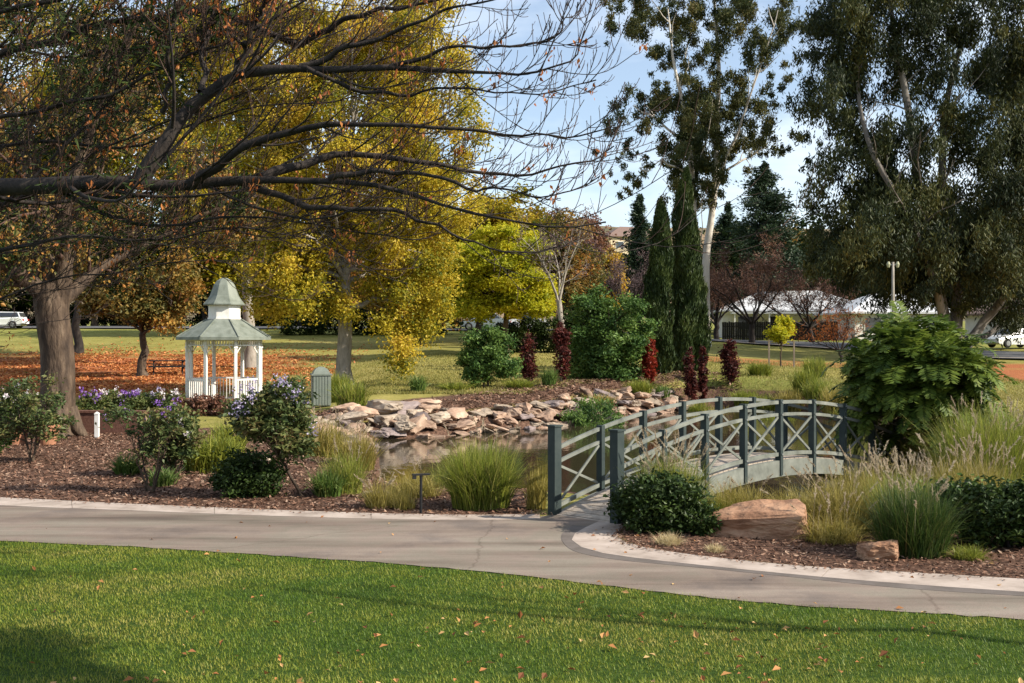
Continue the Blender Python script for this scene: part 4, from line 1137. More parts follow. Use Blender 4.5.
# golden trees
A_ = dict(bm=M_BARK)
def tree_px(name, label, cat, px, Y, H, r0, blobs, seed, **k):
    """blobs (px, py, dy, half width px, half height px, half depth m)"""
    x = X(px, Y); z0 = g1(x, Y); s = Y / F
    env = [(X(bx, Y) - x, dy, Z(bpy_, Y) - z0, rx * s, rd, rz * s) for bx, bpy_, dy, rx, rz, rd in blobs]
    return leafy(name, label, cat, x, Y, H, r0, env, seed=seed, **k)
tree_px("golden_tree", "large golden plane tree with drooping yellow foliage behind the gazebo", "tree", 345, 46, 8.0, .34,
    [(330,140,0,120,90,4.6),(290,235,0,62,65,3.2),(400,215,0,70,65,3.4),(305,280,-1,44,40,2.0),(408,318,-1,13,62,.9),(345,330,-1,9,58,.7),(384,352,-1.2,10,42,.8),(436,300,.5,16,44,1.0),(310,322,-.6,11,44,.8),(245,160,0,75,70,3.4),(430,110,0,60,75,3.4),(270,60,0,90,70,3.6),(410,285,0,50,45,2.2),(272,250,-.5,30,75,1.8),(388,345,-1,20,48,1.3),(440,190,0,45,60,3),(370,30,0,90,60,4)],
    31, ncl=600, clr=.52, nleaf=195000, Ll=.135, Lw=.095, twigs=2, limbs=110, lm=M_GOLDY, bm=M_GREY, droop=-.5, hang=.5, shell=.3)
tree_px("golden_tree", "tall pale-stemmed golden green tree behind the drooping golden tree", "tree", 250, 62, 11, .36,
    [(180,80,0,100,70,5),(90,60,0,90,70,5),(260,40,0,80,60,4.5),(130,150,0,80,60,4),(350,60,0,70,60,4.5),(40,130,0,70,70,4),(210,200,0,60,60,3)],
    32, ncl=230, clr=1.0, nleaf=70000, Ll=.22, Lw=.15, lm=M_GOLDG, bm=M_GREY, droop=-.3, shell=.3)
tree_px("golden_tree", "orange-gold tree in the distance between the drooping golden tree and the lime yellow tree", "tree", 478, 84, 9, .3,
    [(470,235,0,60,42,4),(500,225,0,45,35,4),(440,255,0,40,40,3.5),(520,250,0,35,35,3)],
    33, ncl=150, clr=.8, nleaf=34000, Ll=.28, Lw=.2, lm=M_GOLDY, bm=M_BARK, droop=-.2, shell=.3)
tree_px("lime_tree", "bright lime yellow spreading tree on the lawn beyond the pond", "tree", 506, 66, 4.2, .2,
    [(500,280,0,50,36,3),(470,290,0,34,30,2.4),(532,290,0,24,30,2.2),(505,250,0,38,26,2.4),(465,262,0,34,28,2.2),(520,300,0,30,16,2)],
    34, ncl=150, clr=.6, nleaf=42000, Ll=.22, Lw=.14, lm=M_LIME, bm=M_BARK, droop=-.2, shell=.35, flatc=.5)
tree_px("shade_tree", "dark green and gold tree shading the far lawn left of the lime tree", "tree", 418, 76, 4.5, .28,
    [(400,270,0,50,42,3.5),(440,285,0,40,34,3),(370,270,0,40,40,3),(420,300,0,50,20,3)],
    35, ncl=110, clr=.9, nleaf=24000, Ll=.28, Lw=.18, lm=M_OLIVEB, bm=M_BARKD, droop=-.2, shell=.35)
tree_px("autumn_tree", "small spreading orange and olive tree on the red leaves left of the gazebo", "tree", 143, 57, 3.0, .26,
    [(130,290,0,55,30,3),(170,285,0,36,32,2.4),(95,285,0,34,28,2.4),(150,315,0,40,18,2),(120,265,0,40,18,2)],
    36, ncl=110, clr=.62, nleaf=22000, Ll=.20, Lw=.14, lm=M_OLIVEB, bm=M_BARK, droop=-.3, shell=.35)
tree_px("autumn_tree", "dark olive and brown tree standing just right behind the massive old trunk", "tree", 78, 72, 6, .30,
    [(20,200,0,80,70,5),(90,220,0,60,50,4),(-40,180,0,70,80,5),(60,140,0,70,50,5)],
    37, ncl=150, clr=1.1, nleaf=30000, Ll=.30, Lw=.2, lm=M_OLIVEB, bm=M_BARKD, droop=-.2, shell=.3, twigs=4)
tree_px("autumn_tree", "olive gold tree in the distance directly behind the gazebo roof", "tree", 215, 88, 7, .3,
    [(210,240,0,60,50,4.5),(260,255,0,50,50,4),(170,255,0,40,40,3.5)],
    38, ncl=100, clr=1.1, nleaf=18000, Ll=.36, Lw=.25, lm=M_GOLDG, bm=M_BARK, droop=-.2, shell=.3)

# row of far trees across the whole width: three kinds, copied
far_kinds = [
    (leafy("far_tree", "", "tree", 0, 112, 7, .3, [(0,0,7,3.6,3.6,4.2),(1.5,0,5,3,3,3),(-1.8,.4,5,2.6,2.6,3)], 70, 1.1, 9000, .42, .28, M_IVY, M_BARKD, 51), "dense dark green", 0),
    (leafy("far_tree", "", "tree", 0, 114, 7, .3, [(0,0,7,3.2,3.2,4.4),(-1.5,0,5,2.6,2.6,3)], 70, 1.0, 9000, .40, .28, M_OLIVEB, M_BARKD, 52), "brownish olive", 0),
    (leafy("far_tree", "", "tree", 0, 116, 7, .3, [(0,0,7.5,3.0,3.0,4.6),(1.2,.4,4.5,2.8,2.8,3)], 70, 1.0, 9000, .40, .28, M_GOLDG, M_BARK, 53), "golden green", 0)]
spots = [(-20,112,1,1.2),(40,118,0,1.1),(95,116,2,1.0),(150,120,1,1.25),(205,115,0,1.0),(300,118,0,1.2),(345,112,1,1.1),(395,116,0,1.3),(440,122,0,1.1),(470,114,1,.8),
         (560,150,0,1.0),(590,165,1,1.1),(640,170,0,1.3),(690,150,0,1.2),(735,140,0,1.2),(770,155,1,1.3),(815,140,0,1.3),(850,133,0,1.2),(900,138,0,1.5),(950,130,0,1.4),(1000,135,0,1.5),(1045,128,1,1.3),(-70,116,0,1.3),(1090,125,0,1.4)]
wh = {-20:"at the far left edge", 40:"right of the big left trunk, beyond the road", 95:"between the big left trunk and the small orange tree", 150:"beyond the picnic table", 205:"beyond the gazebo roof",
      300:"right of the gazebo beyond the golden tree", 345:"behind the lower drooping gold foliage", 395:"in the deep shade beyond the far lawn", 440:"left of the pale blue sedan", 470:"above the pale blue sedan",
      560:"left of the round bush, far off below the hill", 590:"below the distant orange poplar", 640:"below the cream hillside house", 690:"between the cypresses and the gum trunk", 735:"behind the russet bare tree",
      770:"below the tall layered conifer", 815:"above the white roof's left end", 850:"above the white roofs", 900:"behind the street lamp", 950:"behind the huge gum's trunks", 1000:"right of the huge gum's trunks",
      1045:"beyond the right edge", -70:"beyond the left edge", 1090:"farthest beyond the right edge"}
used = set()
for px, Y, k, s in spots:
    src, desc, _ = far_kinds[k]
    o = src if k not in used else copy_tree(src); used.add(k)
    x = X(px, Y); o.location = (x, Y, g1(x, Y) - .1); o.scale = (s * 1.1, s * 1.1, s); o.rotation_euler = (0, 0, (px * 7 % 628) / 100)
    tag(o, f"{desc} far tree {wh[px]}", "tree", "far trees behind the park")

# tall conifer and pine
def conifer(label, px, Y, top_py, wpx, seed, m=M_PINE, tiers=11):
    x = X(px, Y); z0 = g1(x, Y); H = Z(top_py, Y) - z0; r = wpx / 2 * Y / F; rng = np.random.default_rng(seed)
    root = thing("conifer", label, "tree", (x, Y, z0), 0)
    mb = MB(); tubes(mb, np.array([[[0,0,-.2],[0,.1,H*.4],[.1,0,H*.7],[0,0,H]]]), np.array([[.35,.25,.15,.03]]), 8)
    P, D, T = [], [], []
    for k in range(tiers):
        f = k / (tiers - 1); z = H * (.22 + .76 * f); rr = r * (1 - f) ** .5 + .2
        for b in range(9):
            a = rng.uniform(0, 6.283); ln = rr * rng.uniform(.55, 1.15); d = np.array([math.cos(a), math.sin(a), rng.uniform(-.12, .25)]); z = H * (.16 + .82 * min(f + rng.normal() * .035, 1))
            e = np.array([0, 0, z]) + d * ln
            tubes(mb, np.array([[[0, 0, z], (np.array([0,0,z]) + e) / 2 + [0,0,.1], e]]), np.array([[.06, .04, .02]]), 4)
            n = int(70 + 190 * ln / r)
            t = rng.random(n) ** .7
            P.append(np.array([0,0,z]) + d * (ln * t)[:, None] + rng.normal(size=(n, 3)) * [.26*ln*.5+.14, .26*ln*.5+.14, .28]); D.append(d + rng.normal(size=(n, 3)) * .5); T.append(np.full(n, rng.random()))
    mb.build("trunk", M_BARKD, root, smooth=True)
    P, D, T = np.concatenate(P), np.concatenate(D), np.concatenate(T); n = len(P); sz = rng.uniform(.6, 1.3, n)
    lb = MB(); leafq(lb, P, D, rvec(rng, n) + [0, 0, 1.], .42 * sz, .17 * sz, np.clip(T * .5 + rng.random(n) * .5, 0, 1)); lb.build("crown", m, root)
conifer("tall dark layered conifer between the white gum and the huge gum", 765, 125, 165, 84, 4, tiers=17)
conifer("broad dark conifer low behind the white gum trunk", 728, 140, 205, 60, 5)
conifer("dark conifer on the slope left of the cypresses", 640, 150, 196, 34, 6)
conifer("small dark conifer standing left of the orange poplar", 594, 130, 232, 34, 7)

def poplar(label, px, Y, top_py, wpx, seed, m):
    x = X(px, Y); z0 = g1(x, Y); H = Z(top_py, Y) - z0; r = wpx / 2 * Y / F
    leafy("poplar_tree", label, "tree", x, Y, H * .8, .16, [(0, 0, H * .5, r, r, H * .5)], 50, r * .45, 6000, .34, .24, m, M_BARK, seed, shell=.2, flatc=1.4)
poplar("narrow orange-gold poplar in the distance left of the cypresses", 612, 118, 246, 24, 61, M_GOLD)
Y = 100; x = X(560, Y)
leafy("autumn_tree", "hazy orange-brown tree behind the bare grey stem in the centre", "tree", x, Y, 7, .25, [(0,0,8,3,3,3.6),(-2,0,6,2.6,2.6,3),(1.5,1,5,2.5,2.5,3)], 80, .9, 9000, .3, .2, M_OLIVEB, M_BARKR, 62, shell=.2, twigs=3)
Y = 112; x = X(556, Y)
leafy("autumn_tree", "rust orange tree on the rise above the white sedan", "tree", x, Y, 8, .25, [(0,0,9.5,4,3,2.6),(3,0,9,3,2.6,2.4),(-3,0,8,3,2.6,2.4)], 70, 1.0, 9000, .34, .22, M_RUST, M_BARKR, 63, shell=.2)

# russet leafless trees beyond the pond
def russet(label, px, Y, H, seed, m, r0=.24, w=.9, name="bare_tree", n=7000):
    x = X(px, Y)
    return bare_tree(name, label, "tree", x, Y, H, r0, seed, M_BARKD, m, n, .30, .045, wide=w, forks=7, fork_h=.22, m=(6, 5, 4), ups=.09, top_twig=.012, leafname="fine_twigs", leaf_above=.42)
russet("wide russet leafless tree with black branches in front of the long white house", 752, 92, 8.0, 71, M_TWIGR, w=1.0, n=9000)
russet("smaller russet leafless tree left of the street lamp", 812, 96, 6.4, 72, M_TWIGR, w=1.0)
russet("low orange-brown leafless tree just behind the feathery green shrub", 842, 70, 3.2, 75, M_ORANGE, .10, n=1200)
russet("mauve leafless tree between the round bush and the cypresses, far behind", 632, 105, 7.2, 73, M_TWIGP, w=.9)
russet("pale red leafless tree squeezed between cypresses and white gum trunk", 716, 100, 6.5, 74, M_TWIGR, w=.5)
x = X(562, 62); bare_tree("bare_tree", "thin grey leafless tree standing in the centre behind the maroon saplings", "tree", x, 62, 8.6, .16, 76, M_GREY, M_TWIGP, 900, .16, .05, wide=.35, forks=5, fork_h=.38, m=(5, 4, 3), ups=.12, top_twig=.01, leafname="fine_twigs")

# young staked tree
x = X(781, 62)
leafy("young_tree", "small golden green young tree standing between timber stakes", "tree", x, 62, 1.7, .05, [(0,0,2.0,.62,.6,.75)], 24, .3, 2600, .16, .1, M_LIME, M_BARK, 81)
for px, w_ in ((769, "left"), (794, "right")):
    x = X(px, 61.5); mb = MB(); mb.box((0, 0, .65), (.08, .08, 1.5)); mb.box((0, 0, 1.42), (.085, .085, .05))
    o = mb.build("tree_stake", M_TIMBER); o.location = (x, 61.5, g1(x, 61.5)); tag(o, f"timber stake on the {w_} side of the small golden young tree", "stake")

# clipped dark hedge
x0, Y0 = X(545, 68), 68
leafy("hedge", "dark green hedge behind the maroon saplings in the centre", "hedge", x0, Y0, 1.0, .06, [(-2.2,0,.9,1.2,.8,1.0),(-1,0,1.0,1.2,.8,1.1),(.4,0,1.0,1.2,.8,1.2),(1.6,0,.9,1.2,.8,1.1)], 120, .34, 14000, .14, .1, M_IVY, M_BARKD, 82, stems=4, spread=.9, crownname="foliage")

x0, Y0 = X(400, 90), 90  # dark leaf row added to stand in for the shade under the far trees
leafy("hedge", "dark foliage row added for the deep shade beyond the far lawn", "hedge", x0, Y0, 1.0, .06, [(-5,0,1.0,2,1,1.3),(-2.5,0,1.1,2,1,1.4),(0,0,1.1,2,1,1.5),(2.5,0,1,2,1,1.3),(-7.5,0,1,2,1,1.2)], 160, .5, 16000, .22, .15, M_IVY, M_BARKD, 83, stems=5, spread=2.4, crownname="foliage")
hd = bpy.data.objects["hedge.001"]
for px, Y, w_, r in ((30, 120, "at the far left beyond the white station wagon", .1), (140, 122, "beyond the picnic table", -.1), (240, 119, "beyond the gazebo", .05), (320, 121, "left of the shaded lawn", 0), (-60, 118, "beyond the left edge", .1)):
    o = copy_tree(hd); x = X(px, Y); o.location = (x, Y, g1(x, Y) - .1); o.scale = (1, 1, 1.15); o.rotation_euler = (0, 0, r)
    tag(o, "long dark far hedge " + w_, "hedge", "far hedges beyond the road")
# shrubs past the pond
def shrub_px(name, label, px, Y, blobs, seed, cat="shrub", H=None, r0=.04, stems=3, **k):
    H = H or 1.0
    return tree_px(name, label, cat, px, Y, H, r0, blobs, seed, stems=stems, **k)
shrub_px("round_shrub", "round mid green shrub on a short stem at the top of the rock edging", 485, 43.5, [(485,350,0,27,20,1.0),(478,365,0,22,18,.9),(500,362,0,18,18,.8),(485,335,0,16,8,.6)], 91, r0=.05, stems=2, H=1.3, spread=.15, ncl=80, clr=.26, nleaf=14000, Ll=.13, Lw=.075, lm=M_MIDG, bm=M_BARK)
shrub_px("large_shrub", "big dense green shrub left of the cypresses", 611, 48, [(612,345,0,38,38,1.6),(590,320,0,24,28,1.2),(632,325,0,22,30,1.2),(610,300,0,22,16,.9),(600,365,0,30,22,1.2)], 92, r0=.07, H=2.2, spread=.25, ncl=130, clr=.34, nleaf=24000, Ll=.17, Lw=.085, lm=M_MIDG, bm=M_BARK)
shrub_px("large_shrub", "dark clipped-looking shrub between the round bush and the maroon sapling", 575, 52, [(580,345,0,18,38,1.0)], 93, H=2, ncl=50, clr=.35, nleaf=9000, Ll=.15, Lw=.09, lm=M_IVY, bm=M_BARKD)
mar = [(529,46,327,381,20,"leftmost maroon sapling, in front of the dark hedge",M_MAROON),(561,46,322,381,17,"maroon sapling left of the big dense shrub, behind the rocks",M_MAROON),(648,47.5,338,384,13,"bright red sapling between the big shrub and the first cypress",M_RED),
       (690,47.5,342,382,12,"thin maroon sapling in front of the tallest cypress",M_MAROON),(703,47.8,345,384,9,"slight maroon sapling right of the cypresses",M_MAROON),(729,50,338,374,16,"red-brown sapling on the open grass right of the cypresses",M_MAROON)]
for i, (px, Y, t, b_, w, lab, m) in enumerate(mar):
    x = X(px, Y); z0 = g1(x, Y); H = Z(t, Y) - z0; r = w / 2 * Y / F
    leafy("maroon_sapling", lab, "young tree", x, Y, H * .9, .03, [((i % 3 - 1) * .06, 0, H * (.52 + .03 * (i % 4)), r * (.7 + .1 * (i % 3)), r * .8, H * .46), (.08 * (i % 2), 0, H * .35, r * .7, r * .7, H * .25)], 34 + 6 * i, r * .42, 1400 + 260 * i, .15, .08, m, M_BARKD, 200 + i, lean=((i % 3 - 1) * .14, 0), group="young maroon trees beyond the pond", flatc=1.3)

# strap plants and tussocks along the far bank
sp = [(418,41.8,.75,"strap-leaved clump above the large grey rock"),(549,44,.85,"strap-leaved clump in front of the two maroon saplings"),(663,47,.65,"strap-leaved clump at the foot of the first cypress")]
for i, (px, Y, h, lab) in enumerate(sp):
    strap_plant("strap_plant", "dark green " + lab, "plant", X(px, Y), Y, h, .25, .35, 330, .05, M_STRAP, 300 + i, "strap plants along the far bank")
tuf = [(640,46,.6,"in front of the big shrub"),(697,47,.6,"in front of the slight maroon sapling"),(720,46,.8,"right of the cypresses, behind the railing"),(745,48,.6,"left of the golden young tree"),(765,47,.7,"below the left timber stake"),(790,46,.95,"below the right timber stake"),
       (805,47,1.0,"behind the top of the bridge"),(818,45,.9,"behind the far newel of the bridge"),(600,42,.5,"above the trailing bush"),(520,43,.35,"beside the round shrub"),(455,42.5,.3,"left of the round shrub"),(672,44,.4,"on the rocks below the first cypress"),(338,40,.9,"beside the bin"),(352,37,.8,"at the left end of the rocks"),(835,42,1.0,"between the bridge and the feathery tree"),(780,41,.9,"behind the crest of the bridge"),(742,43,.7,"behind the third railing post"),(705,42,.6,"on the bank behind the railing's middle"),(860,46,1.1,"left of the feathery tree"),(815,52,.9,"right of the right timber stake"),(680,41,.5,"at the right end of the rocks"),(760,52,.6,"left of the left timber stake"),(855,38,1.0,"beside the feathery tree's left fronds")]
for i, (px, Y, h, lab) in enumerate(tuf):
    m = [M_STRAPY, M_FOUNT, M_GOLDGR][i % 3]
    tussock("grass_tussock", f"{['yellow-green','light green','straw gold'][i % 3]} grass tussock {lab}", "grass clump", X(px, Y), Y, h * 1.3, .45, .65, 620, .035, m, 320 + i, "tussocks along the far bank")
# trailing green bush with pale stems over the rocks
Y = 38.5; x = X(592, Y)
leafy("trailing_bush", "trailing grey-green bush with pale stems hanging over the pond rocks", "shrub", x, Y + .6, .9, .03, [(0,0,.75,.95,.6,.45),(-.6,-.6,.35,.45,.5,.5),(.5,-.7,.3,.5,.5,.5),(0,-.9,.1,.6,.4,.4)], 70, .2, 9500, .15, .045, M_MIDG, M_GREY, 95, stems=6, spread=.9, hang=1.0, droop=-.8)

# ------------------------------------------------------------------ big old tree at the left
def bigtree():
    rng = np.random.default_rng(401); Y = 30.2; x = X(58, Y); z0 = g1(x, Y)
    root = thing("old_tree", "massive old tree with a flared trunk, ivy green twigs and brown leaves at the left", "tree", (x, Y, z0 - .02), 0)
    q = lambda px, py, dy=0.0: np.array([X(px, Y) - x, dy, Z(py, Y) - z0])
    mb = MB()
    def limb(pts, radii, k=20, sides=12, wob=.05):
        pts = np.array(pts); u = np.linspace(0, len(pts) - 1, k)
        d = np.stack([np.interp(u, np.arange(len(pts)), pts[:, i]) for i in range(3)], 1)
        d[1:-1] += rng.normal(size=d[1:-1].shape) * wob
        for _ in range(2): d = np.r_[d[:1], (d[:-2] + d[1:-1]*2 + d[2:]) / 4, d[-1:]]
        r = np.interp(u, np.arange(len(pts)), radii); tubes(mb, d[None], r[None], sides); return d, r
    LB = [limb([[0,0,-.1], q(57,425), q(58,395), q(56,350), q(54,315), q(52,285)], [.56,.47,.44,.43,.43,.46], 16),
          limb([q(54,310), q(45,260), q(30,200,.4), q(10,130,.8), q(-20,60,1), q(-40,-20,1)], [.40,.24,.18,.13,.1,.07]),
          limb([q(56,305), q(70,255,-.3), q(80,200,-.8), q(110,130,-1.2), q(150,60,-2), q(190,-10,-2)], [.34,.20,.15,.11,.08,.05]),
          limb([q(52,300), q(20,265,-.8), q(-20,235,-1.5), q(-70,200,-2)], [.28,.16,.11,.06]),
          limb([q(60,300), q(95,262,.8), q(135,235,1.5), q(185,205,2), q(240,185,2)], [.22,.12,.08,.06,.04]),
          limb([q(52,290), q(50,240,1.5), q(60,170,2.5), q(70,90,3), q(60,10,3.5)], [.34,.2,.14,.1,.06])]
    # roots flare
    for a in np.linspace(0, 6.28, 7)[:-1]:
        d = np.array([math.cos(a), math.sin(a), 0])
        tubes(mb, np.array([[d * .30 + [0,0,.75], d * .50 + [0,0,.2], d * .80 + [0,0,-.12]]]), np.array([[.22, .20, .08]]), 8)
    mb.build("trunk", M_BARK, root, smooth=True)
    tw = MB(); tips = []
    for d, r in LB[1:]:
        P, Rr = spawn(d[None], r[None] * .7, 20, rng, (30, 70), (.25, .5), 7, up=.0, wob=.16, tmin=.15, rmin=.02); tubes(tw, P, Rr, 5)
        P, Rr = spawn(P, Rr, 6, rng, (25, 65), (.35, .65), 6, up=-.02, wob=.18, rmin=.011); tubes(tw, P, Rr, 4); tips.append(P.reshape(-1, 3))
        P, Rr = spawn(P, Rr, 5, rng, (25, 65), (.4, .75), 5, up=-.01, wob=.2, rmin=.007); tubes(tw, P, Rr, 3); tips.append(P.reshape(-1, 3))
    tw.build("branches", M_BARKR, root, smooth=True)
    Q = np.concatenate(tips); ok = Q[:, 2] > 2.6; Q = Q[ok]
    for nm, m, N, s in (("leaves", M_OLIVEB, 34000, .12), ("ivy", M_IVY, 36000, .12)):
        i = rng.integers(0, len(Q), N); pos = Q[i] + rng.normal(size=(N, 3)) * .12
        keep = noise_t(pos + (0 if nm == "ivy" else 5), .8) > (.52 if nm == "ivy" else .35); pos = pos[keep]; n = len(pos)
        if nm == "ivy": pos[:, 0] -= .4
        sz = rng.uniform(.6, 1.4, n); lb = MB()
        leafq(lb, pos, rvec(rng, n) + [0, 0, -.5], rvec(rng, n), s * sz, s * .6 * sz, rng.random(n)); lb.build(nm, m, root)
bigtree()

# ------------------------------------------------------------------ overhanging bare tree, trunk outside the frame
def overhang():
    rng = np.random.default_rng(77); Y0 = 11.5; bx, by = -8.2, 12.3; z0 = g1(bx, by)
    root = thing("overhanging_tree", "almost leafless dark tree reaching its long branches across the upper left", "tree", (bx, by, z0), 0)
    o0 = np.array([bx, by, z0])
    q = lambda px, py, Y=Y0: np.array([X(px, Y), Y, Z(py, Y)]) - o0
    mb = MB()
    tp = np.array([[0,0,-.2],[.05,0,.6],[.02,.05,1.4],[.1,0,2.4],[.3,-.1,3.4],[.2,0,4.6],[-.1,.2,6.2],[0,.2,8.0]])
    tubes(mb, tp[None], np.array([[.46,.36,.33,.31,.30,.24,.16,.07]]), 12)
    mb.build("trunk", M_BARKD, root, smooth=True)
    lims = [  # (points (px,py,Y), start radius, end radius)
     ([(-292,215,12.2),(-150,183,12),(0,182,11.8),(80,178,11.6),(143,186,11.5),(200,186,11.4),(260,178,11.3),(330,178,11.0),(400,190,10.8),(470,215,10.6),(540,232,10.4),(606,222,10.3)], .15, .007),
     ([(140,183,11.5),(165,140,11.5),(200,92,11.5),(245,72,11.4),(300,67,11.2),(390,66,11.0),(470,72,10.8),(530,75,10.6),(572,62,10.5),(586,40,10.5)], .098, .005),
     ([(190,184,11.4),(235,152,11.2),(290,124,11.0),(360,122,10.8),(440,126,10.6),(520,135,10.4),(575,133,10.3),(612,126,10.2)], .055, .006),
     ([(262,178,11.3),(320,152,11.5),(390,156,11.6),(460,166,11.6),(530,177,11.6),(590,160,11.5),(614,146,11.5)], .05, .006),
     ([(200,92,11.5),(203,50,11.8),(215,5,12),(235,-40,12)], .034, .012),
     ([(162,112,11.5),(168,55,11.2),(176,5,11),(178,-50,11)], .026, .010),
     ([(235,74,11.4),(252,30,11.2),(275,-15,11)], .036, .016),
     ([(300,45,12.2),(345,22,12),(400,6,11.8),(470,-8,11.6),(540,-30,11.4)], .04, .010),
     ([(-40,70,12.6),(40,42,12.6),(120,22,12.4),(210,8,12.2),(300,46,12.2)], .05, .035),
     ([(300,67,11.2),(360,40,11),(430,18,10.8),(500,-2,10.6),(560,-20,10.5)], .034, .007),
     ([(390,66,11.0),(450,48,10.8),(520,48,10.7),(562,28,10.6),(578,2,10.6)], .024, .005),
     ([(240,182,11.4),(310,205,11.2),(380,205,11.0),(440,228,10.9),(500,250,10.8),(560,246,10.7)], .04, .006),
     ([(330,178,11.0),(400,168,10.8),(470,185,10.6),(540,200,10.4),(600,176,10.3)], .032, .005),
     ([(-60,260,12.4),(20,246,12.2),(90,236,12.0),(160,238,11.9),(240,228,11.8),(320,240,11.7)], .035, .006),
     ([(-50,120,12.5),(30,112,12.2),(100,100,12),(170,60,11.9),(240,40,11.8),(330,-10,11.6)], .04, .012),
     ([(-80,5,12.4),(0,12,12.2),(80,-10,12),(160,-40,12)], .04, .02),
     ([(-100,300,12.6),(0,215,12.4),(60,150,12.2),(120,90,12.1),(170,20,12),(200,-40,12)], .03, .008),
     ([(-80,230,13),(20,200,12.8),(90,150,12.6),(170,120,12.5),(260,90,12.4),(350,40,12.3)], .03, .007),
     ([(-60,150,12.9),(40,140,12.7),(130,150,12.6),(230,110,12.5),(330,100,12.4),(420,80,12.3)], .03, .006),
     ([(-60,30,13),(60,60,12.8),(140,45,12.6),(250,20,12.4),(350,-20,12.2)], .03, .008),
     ([(-60,330,13),(20,290,12.9),(90,270,12.8),(160,265,12.6),(240,262,12.5)], .022, .005),
     ([(40,180,11.7),(100,215,11.7),(170,225,11.6),(250,215,11.5),(330,225,11.4),(420,240,11.2)], .03, .005),
     ([(300,67,11.2),(350,85,11.1),(410,95,11.0),(480,90,10.9),(550,96,10.8),(596,80,10.7)], .026, .005)]
    tips = []
    for pts, r0, r1 in lims:
        p = np.array([q(*v) for v in pts])
        if pts[0][0] < -10: p = np.r_[[tp[4 if pts[0][1] > 150 else 5]], p] 
        u = np.linspace(0, len(p) - 1, 26)
        d = np.stack([np.interp(u, np.arange(len(p)), p[:, i]) for i in range(3)], 1)
        d[1:-1] += rng.normal(size=d[1:-1].shape) * np.array([.03, .05, .036])
        d = np.r_[d[:1], (d[:-2] + d[1:-1]*2 + d[2:]) / 4, d[-1:]]
        r = np.maximum(r1 + (r0 - r1) * np.linspace(1, 0, 26) ** 1.7, .006) * (1 + .07 * rng.normal(size=26)); mb = MB(); tw = MB(); tubes(mb, d[None], r[None], 8)
        far = pts[-1][0] > 450; m1, m2, m3 = (19, 5, 1) if far else (28, 8, 3)
        # side branches spread forward, twigs turn up
        P, Rr = spawn(d[None], np.maximum(r[None] * .6, .008), m1, rng, (20, 48), (.14, .36), 9, up=.09, wob=.07, tmin=.12, rmin=.0055, tipshrink=.35); tubes(mb, P, Rr, 5)
        P2, R2 = spawn(P, Rr, m2, rng, (25, 55), (.28, .6), 7, up=.2, wob=.07, tmin=.15, rmin=.0038, tipshrink=.4); tubes(tw, P2, R2, 4)
        P3, R3 = spawn(P2, R2, m3, rng, (25, 55), (.25, .5), 5, up=.16, wob=.06, rmin=.003); tubes(tw, P3, R3, 3)
        tips += [P2[:, -1], P3[:, -1], P[:, -1]]
        n1 = sum(len(f) for f in mb.F); mb.add(np.concatenate(tw.V), np.concatenate(tw.F))
        lo = mb.build("limb", M_BARKD, root, smooth=True); lo.data.materials.append(M_TWIG)
        mi = np.zeros(len(lo.data.polygons), np.int32); mi[n1:] = 1; lo.data.polygons.foreach_set("material_index", mi)
    Tp = np.concatenate(tips); Tg = Tp[(Tp[:, 0] + bx < -3.0 + rng.normal(size=len(Tp)) * .6)]; Tp = Tp[rng.random(len(Tp)) < .028]
    lb = MB(); n = 5
    pos = np.repeat(Tp, n, 0) + rng.normal(size=(len(Tp) * n, 3)) * .035; pos[:, 2] -= rng.random(len(pos)) * .05
    sz = rng.uniform(.6, 1.3, len(pos))
    leafq(lb, pos, rvec(rng, len(pos)) * .6 + [0, 0, -.8], rvec(rng, len(pos)), .062 * sz, .03 * sz, rng.random(len(pos)))
    lb.build("dry_leaves", M_ORANGE, root)
    n = 11000; i = rng.integers(0, len(Tg), n); pos = Tg[i] + rng.normal(size=(n, 3)) * .09; pos = pos[(noise_t(pos, 1.3) > .40) & (pos[:, 2] + z0 > 3.5) & (pos[:, 0] + bx < -2.9)]; n = len(pos)
    sz = rng.uniform(.6, 1.3, n); lb = MB(); D = rvec(rng, n) * .8 + [.5, 0, .35]
    leafq(lb, pos, D, rvec(rng, n), .115 * sz, .020 * sz, rng.random(n)); lb.build("green_leaves", M_IVY, root)
overhang()

# ------------------------------------------------------------------ near planting, left bed
lx, ly = P0(304, 497)
lil = leafy("lilac_bush", "bushy lilac-flowered shrub on a slanting bare stem by the path", "flowering shrub", lx, ly, .75, .035, [(-.45,0,1.22,.62,.55,.52),(-.30,0,1.62,.48,.42,.36),(-.12,0,.95,.35,.3,.3),(-.85,0,1.25,.32,.3,.4)], 95, .16, 6000, .105, .055, M_ROSE, M_BARK, 501, lean=(-.42, 0), shell=.35)
rl = np.random.default_rng(3)
pts = [( -.45 + .62*math.cos(a)*s, -.35*abs(math.sin(a*1.7)) , 1.3 + .66*math.sin(a)*s) for a, s in [(rl.uniform(-.3, 3.4), rl.uniform(.65, 1.1)) for _ in range(26)]]
add_blossom(lil, "blossoms", M_LILAC, pts, .045, 16, .045, 4)
dbx, dby = P0(252, 499)
leafy("dark_bush", "dense dark green low bush left of the lilac bush's stem", "shrub", dbx - .08, dby + .35, .5, .03, [(-.05,0,.42,.46,.45,.40),(.15,0,.3,.40,.4,.28),(-.25,0,.32,.36,.4,.30)], 64, .15, 7500, .075, .045, M_BUSH, M_BARKD, 502, stems=4, spread=.4)
x, y = P0(150, 492)
